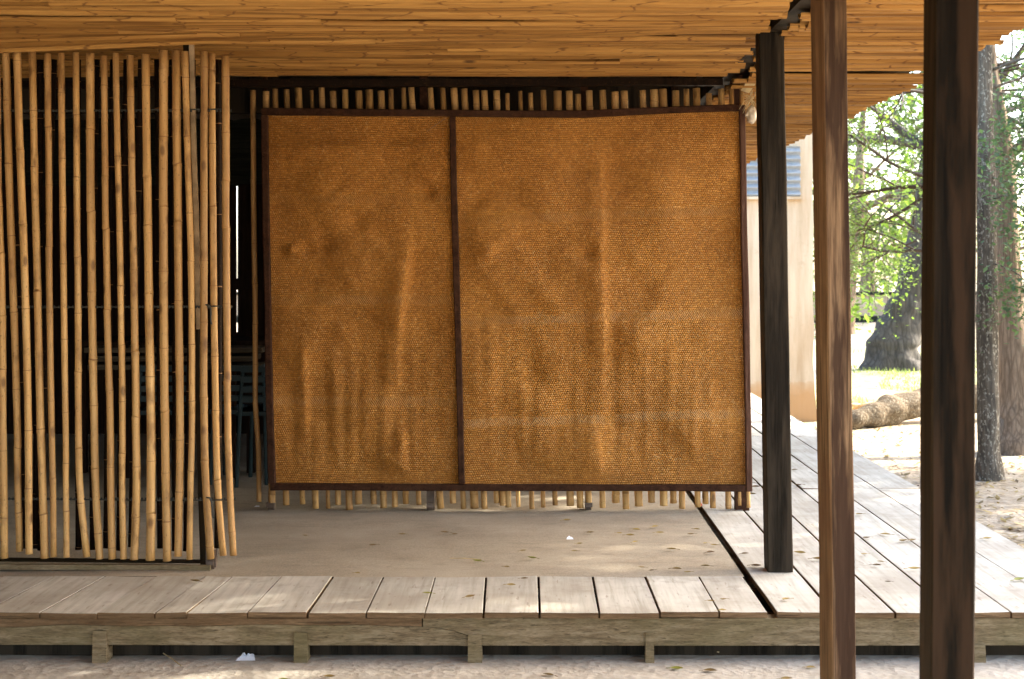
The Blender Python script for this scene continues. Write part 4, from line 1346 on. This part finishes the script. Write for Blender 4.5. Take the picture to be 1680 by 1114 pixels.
# thorny, open tree whose bare twigs tangle between the posts (trunk behind the thick post)
b3 = at_ground(1562, 664); D = b3.y
tree('thorny_tree', 'open thorny tree with bare dark tangled twigs reaching left between the two nearest posts', 
     [b3 + Vector((0, 0, -0.1)), pt(1560, 560), pt(1556, 420), pt(1552, 300), pt(1556, 150), pt(1560, -40)],
     [0.14, 0.10, 0.09, 0.08, 0.06, 0.04],
     [(2, (-0.9, -0.2, 0.25), 1.2, 0.03), (2, (-0.8, -0.5, 0.5), 1.1, 0.028), (3, (-1, -0.1, -0.1), 1.5, 0.032), (3, (-0.9, 0.3, -0.3), 1.4, 0.03), (3, (-1, -0.3, 0.3), 1.5, 0.03), (4, (-0.8, -0.3, -0.2), 1.4, 0.03), (4, (-0.9, 0.2, 0.2), 1.4, 0.03), (5, (-0.6, 0.3, 0.3), 1.4, 0.028), (4, (0.7, -0.2, 0.2), 1.1, 0.03)],
     M['leaf'], M['twig'], 34, 0.12, 0.04, 47, depth=3, droop=0.03, spread=0.95, nb=3, rough=0.1)
D = 13.2
# small sapling whose twigs show against the pale building
b4 = at_ground(1372, 668); D = b4.y
tree('sapling', 'thin leafy sapling half hidden by the streaky brown post, twigs against the pale building',
     [b4 + Vector((0, 0, -0.1)), pt(1370, 560), pt(1366, 430), pt(1362, 330), pt(1366, 220)], [0.03, 0.024, 0.02, 0.015, 0.008],
     [(2, (-1, 0, 0.1), 0.55, 0.006), (3, (-1, -0.1, -0.2), 0.6, 0.006), (3, (0.8, 0, 0.3), 0.6, 0.006), (4, (-0.5, 0.1, 0.2), 0.5, 0.006), (4, (0.8, 0.1, 0.1), 0.5, 0.006)],
     M['leaf_bright'], M['twig'], 7, 0.06, 0.05, 53, depth=2, droop=0.03, spread=0.8)
# far belt of trees behind the boundary wall, each on its own trunk
FL = ['round pale green tree beyond the boundary wall, left of the thick post', 'tall blue green tree beyond the boundary wall, behind the thick post',
      'broad yellow green tree beyond the boundary wall, behind the slim trunk', 'dark green tree beyond the boundary wall at the right edge',
      'sparse olive tree in front of the boundary wall behind the brown post', 'tall pale tree far right beyond the boundary wall']
for k, (px, D, hgt, mm, cr) in enumerate(((1420, 50, 9.5, 'leaf', 3.2), (1530, 54, 11.5, 'leaf_blue', 3.4), (1625, 50, 9.0, 'leaf_bright', 3.2), (1740, 47, 10, 'leaf_blue', 3.4), (1385, 38, 6.5, 'leaf_bright', 2.2), (1850, 52, 12, 'leaf', 3.6))):
    x = (px - VX) * D / F
    b = Vector((x, D, gz(x, D)))
    rr = random.Random(100 + k)
    limbs = []
    tp = [b + Vector((0, 0, -0.2)), b + Vector((0.1, 0, hgt * 0.25)), b + Vector((rr.uniform(-.4, .4), 0, hgt * 0.5)), b + Vector((rr.uniform(-.6, .6), 0, hgt * 0.8))]
    for j in range(9):
        an = j / 9 * 6.283 + rr.uniform(-.3, .3)
        limbs.append((rr.choice([1, 2, 2, 3]), (math.cos(an), math.sin(an), rr.uniform(0.1, 0.9)), cr * rr.uniform(0.7, 1.0), 0.07))
    tree('distant_tree', FL[k], tp, [0.3, 0.22, 0.17, 0.1], limbs, M[mm], M['bark'], 13, 0.42, 0.24, 200 + k, depth=2, droop=0.03, spread=0.8, group='trees behind the boundary wall', sides=10)
# unseen tree added outside the frame at right to shade the deck
b = Vector((11.2, 11.0, gz(11.2, 11.0)))
rr = random.Random(5)
limbs = []
for j in range(18):
    an = j / 18 * 6.283 * 3 + rr.uniform(-.3, .3)
    limbs.append(([2, 2, 3, 4, 3, 5][j % 6], (math.cos(an), math.sin(an), rr.uniform(-0.15, 0.8)), rr.uniform(1.4, 1.9), 0.06))
tree('added_shade_tree', 'broad crowned unseen tree added well to the right to shade the deck', [b + Vector((0, 0, -0.2)), b + Vector((0.05, 0, 2.2)), b + Vector((0.1, 0.1, 4.2)), b + Vector((0, 0.1, 5.6)), b + Vector((0.1, 0, 7.2)), b + Vector((0.1, 0.1, 8.4))],
     [0.3, 0.2, 0.17, 0.14, 0.11, 0.07], limbs, M['leaf'], M['bark'], 90, 0.30, 0.15, 77, depth=2, droop=0.02, spread=0.85)

# grass tufts under the old tree
bm = bmesh.new()
lay = bm.loops.layers.float_color.new('strip')
rr = random.Random(3)
for _ in range(5200):
    y = rr.uniform(17.5, 30); x = (rr.uniform(1385, 1690) - VX) * y / F
    if noise.noise(Vector((x * 0.7, y * 0.35, 2))) < -0.05: continue
    p = Vector((x, y, gz(x, y) - 0.01)); h_ = rr.uniform(0.03, 0.10)
    a = rr.uniform(0, 6.28); s = Vector((math.cos(a), math.sin(a), 0)) * 0.012
    f = bm.faces.new([bm.verts.new(p - s), bm.verts.new(p + s), bm.verts.new(p + Vector((rr.uniform(-.05, .05), rr.uniform(-.05, .05), h_)))])
    tt = rr.random()
    for l in f.loops: l[lay] = (tt, tt, tt, 1)
tag(link('grass', bm, M['grass']), 'thin dry grass growing around the old tree', 'grass', kind='stuff')
# leaf litter beyond the deck's right edge
bm = bmesh.new()
lay = bm.loops.layers.float_color.new('strip')
for _ in range(5200):
    y = 7.0 + 12 * rr.random() ** 1.5; x = 2.42 + rr.random() * (0.4 + y * 0.27)
    if y < 15.5 and x < 2.42: continue
    p = Vector((x, y, gz(x, y) + 0.012)); a = rr.uniform(0, 6.28)
    d = Vector((math.cos(a), math.sin(a), rr.uniform(-.2, .4))).normalized() * rr.uniform(0.015, 0.045); s = d.cross(Vector((0, 0, 1))) * 0.45
    f = bm.faces.new([bm.verts.new(p - d), bm.verts.new(p + s), bm.verts.new(p + d), bm.verts.new(p - s)])
    tt = rr.random()
    for l in f.loops: l[lay] = (tt, tt, tt, 1)
tag(link('leaf_litter', bm, M['litter']), 'brown leaf litter strewn over the sandy ground beside the walkway', 'leaf litter', kind='stuff')

# ------------------------------------------------------------------ fallen leaves and scraps on the deck
def leaf_obj(px, py, z, size, where, green=False):
    D = (H - z) * F / (py - VY)
    c = P(px, py, D); c.z = z
    if z < -0.1: c.z = gz(c.x, D)
    bm = bmesh.new()
    a = R.uniform(-0.7, 0.7) + (math.pi if R.random() < 0.5 else 0)
    L_ = size * 1.2 * D / F
    ux = Vector((math.cos(a), math.sin(a), 0)); uy = Vector((-math.sin(a), math.cos(a), 0))
    n = 6
    rowl = []
    curl = R.uniform(0.15, 0.5)
    for i in range(n + 1):
        t_ = i / n
        w = math.sin(math.pi * min(1, t_ * 0.96 + 0.02)) * L_ * 0.27
        zc = 0.004 + curl * L_ * 0.5 * (t_ - 0.45) ** 2 * 1.6
        m = ux * (t_ - 0.5) * L_
        rowl.append([bm.verts.new(m + uy * w + Vector((0, 0, zc + w * 0.5))), bm.verts.new(m + Vector((0, 0, zc))), bm.verts.new(m - uy * w + Vector((0, 0, zc + w * 0.35)))])
    for r0, r1 in zip(rowl, rowl[1:]):
        for k in range(2): bm.faces.new((r0[k], r0[k + 1], r1[k + 1], r1[k]))
    tube(bm, [-ux * 0.5 * L_ + Vector((0, 0, 0.006)), -ux * 0.8 * L_ + uy * 0.05 * L_ + Vector((0, 0, 0.004))], L_ * 0.02, 4)
    tn = R.random()
    setcol(bm, bm.faces, (tn, tn, tn))
    o = link('fallen_leaf', bm, M['litter_green'] if green else M['litter'])
    o.location = c
    lb = {'slab': 'small curled dry leaf lying on the dusty floor in front of the woven screen',
          'edge': 'small curled dry leaf lying on the short front boards of the deck',
          'walk': 'small curled dry leaf lying on the bleached walkway boards right of the dark gap',
          'sand': 'small curled dry leaf lying on the pale ground below the front of the deck'}[where]
    if green: lb = lb.replace('dry', 'yellow green')
    tag(o, lb, 'leaf', ('green ' if green else 'dry ') + 'leaves on the ' + {'slab': 'floor', 'edge': 'front boards', 'walk': 'walkway', 'sand': 'ground'}[where])


S = 1 / 3.148
for (cx, cy) in ((463, 362), (617, 366), (672, 377), (704, 347), (803, 332), (826, 364), (700, 411), (887, 448), (1016, 345), (987, 371), (1063, 418), (1107, 427), (1088, 465), (412, 420), (385, 458), (120, 457), (35, 541), (733, 543), (785, 558), (970, 568), (1062, 535), (57, 635)):
    leaf_obj(820 + cx * S, 760 + cy * S, 0.002, R.uniform(9, 15), 'slab')
leaf_obj(873, 917, 0.002, 15, 'slab', True); leaf_obj(783, 922, 0.002, 14, 'slab', True)
for (x, y) in ((586, 942), (730, 875), (746, 878), (612, 896), (660, 878), (500, 880), (930, 855), (970, 875)): leaf_obj(x, y, 0.002, R.uniform(9, 14), 'slab')
for (x, y, g_) in ((701, 975, True), (771, 981, False), (860, 951, False), (1187, 985, False), (1185, 1003, False), (1166, 988, False), (320, 955, False), (92, 933, True), (1110, 935, False)):
    leaf_obj(x, y, 0.004, R.uniform(11, 17), 'edge', g_)
for (x, y) in ((1222, 910), (1240, 930), (1304, 772), (1310, 797), (1312, 909), (1343, 919), (1290, 985), (1422, 884), (1418, 911), (1453, 878), (1482, 889), (1497, 888), (1445, 923), (1438, 929), (1457, 956), (1620, 885), (1672, 953), (1232, 812), (1240, 800), (1410, 845), (1500, 935)):
    leaf_obj(x, y, 0.004, R.uniform(10, 19), 'walk', (x == 1672))
for (x, y, g_) in ((1110, 1095, True), (1165, 1099, False), (465, 1112, True), (540, 1108, False), (1290, 1112, False), (900, 1104, False), (1330, 1093, False)):
    leaf_obj(x, y, -0.18, R.uniform(14, 22), 'sand', g_)


def scrap(name, px, py, z, w, h, mtl, label, cat):
    D = (H - z) * F / (py - VY)
    c = P(px, py, D); c.z = z
    bm = bmesh.new()
    n = 7
    rows = []
    for j in range(n):
        rows.append([bm.verts.new(((i / (n - 1) - 0.5) * w * (1 - 0.5 * j / n), (j / (n - 1) - 0.5) * w * 0.7, 0.003 + h * (0.5 + 0.5 * noise.noise(Vector((i * 0.8 + px, j * 0.8, py)))) * (j / n))) for i in range(n)])
    for j in range(n - 1):
        for i in range(n - 1): bm.faces.new((rows[j][i], rows[j][i + 1], rows[j + 1][i + 1], rows[j + 1][i]))
    o = link(name, bm, mtl); o.location = c
    tag(o, label, cat)


scrap('paper_scrap', 405, 1082, gz(-1, 5.2), 0.075, 0.03, M['paper'], 'crumpled white paper scrap lying on the ground under the deck edge', 'paper')
scrap('paper_scrap', 935, 885, 0.001, 0.035, 0.02, M['paper'], 'tiny white paper scrap on the dusty floor before the woven screen', 'paper')
scrap('paper_scrap', 422, 832, 0.001, 0.03, 0.01, M['paper'], 'white paper fleck on the floor below the loose bamboo pole', 'paper')
scrap('red_cap', 1148, 830, 0.003, 0.03, 0.03, M['red'], 'bit of red plastic at the far end of the dark floor gap', 'litter')
for (x, y, x2, y2, lb) in ((268, 1072, 297, 1092, 'thin pale twig on the ground under the left part of the deck'), (738, 916, 790, 918, 'thin straw lying across the dusty floor'), (1140, 1066, 1180, 1070, 'thin dry stalk in the shade under the right part of the deck')):
    z = -0.178 if y > 1000 else 0.004
    a = P(x, y, (H - z) * F / (y - VY)); b = P(x2, y2, (H - z) * F / (y2 - VY))
    bm = bmesh.new(); tube(bm, [a, a.lerp(b, 0.5) + Vector((0, 0, 0.003)), b], 0.0022, 5)
    tag(link('twig', bm, M['straw']), lb, 'twig')

# ------------------------------------------------------------------ light, world, camera
EL, AZ = math.radians(32), math.radians(20)      # sun from the right, a little behind the building
sd = Vector((math.cos(AZ) * math.cos(EL), math.sin(AZ) * math.cos(EL), math.sin(EL)))
ld = bpy.data.lights.new('sun', 'SUN')
ld.energy = 2.8
ld.angle = math.radians(0.5)
ld.color = (1.0, 0.93, 0.82)
lo = bpy.data.objects.new('sun', ld)
col.objects.link(lo)
lo.rotation_euler = sd.to_track_quat('Z', 'Y').to_euler()
w = bpy.data.worlds.new('World')
scene.world = w
w.use_nodes = True
nt = w.node_tree
sky = nt.nodes.new('ShaderNodeTexSky')
sky.sky_type = 'NISHITA'
sky.sun_disc = False
sky.sun_elevation = EL
sky.sun_rotation = math.atan2(sd.x, sd.y)
sky.dust_density = 2.5
bg = nt.nodes.get('Background')
bg.inputs['Strength'].default_value = 0.15
nt.links.new(sky.outputs[0], bg.inputs[0])

cam = bpy.data.cameras.new('camera')
cam.sensor_width = 36
cam.lens = F / 1680 * 36
cam.shift_x = -(VX - 840) / 1680
cam.shift_y = -(557 - VY) / 1680
cam.clip_end = 600
cam.dof.use_dof = True
cam.dof.focus_distance = 7.0
cam.dof.aperture_fstop = 5.6
co = bpy.data.objects.new('camera', cam)
col.objects.link(co)
co.location = (0, 0, H)
co.rotation_euler = (math.pi / 2, 0, 0)
scene.camera = co
scene.view_settings.view_transform = 'Standard'
scene.view_settings.look = 'None'
scene.view_settings.exposure = 3.08
scene.view_settings.gamma = 1
scene.cycles.max_bounces = 10
scene.cycles.diffuse_bounces = 6
scene.cycles.sample_clamp_indirect = 8
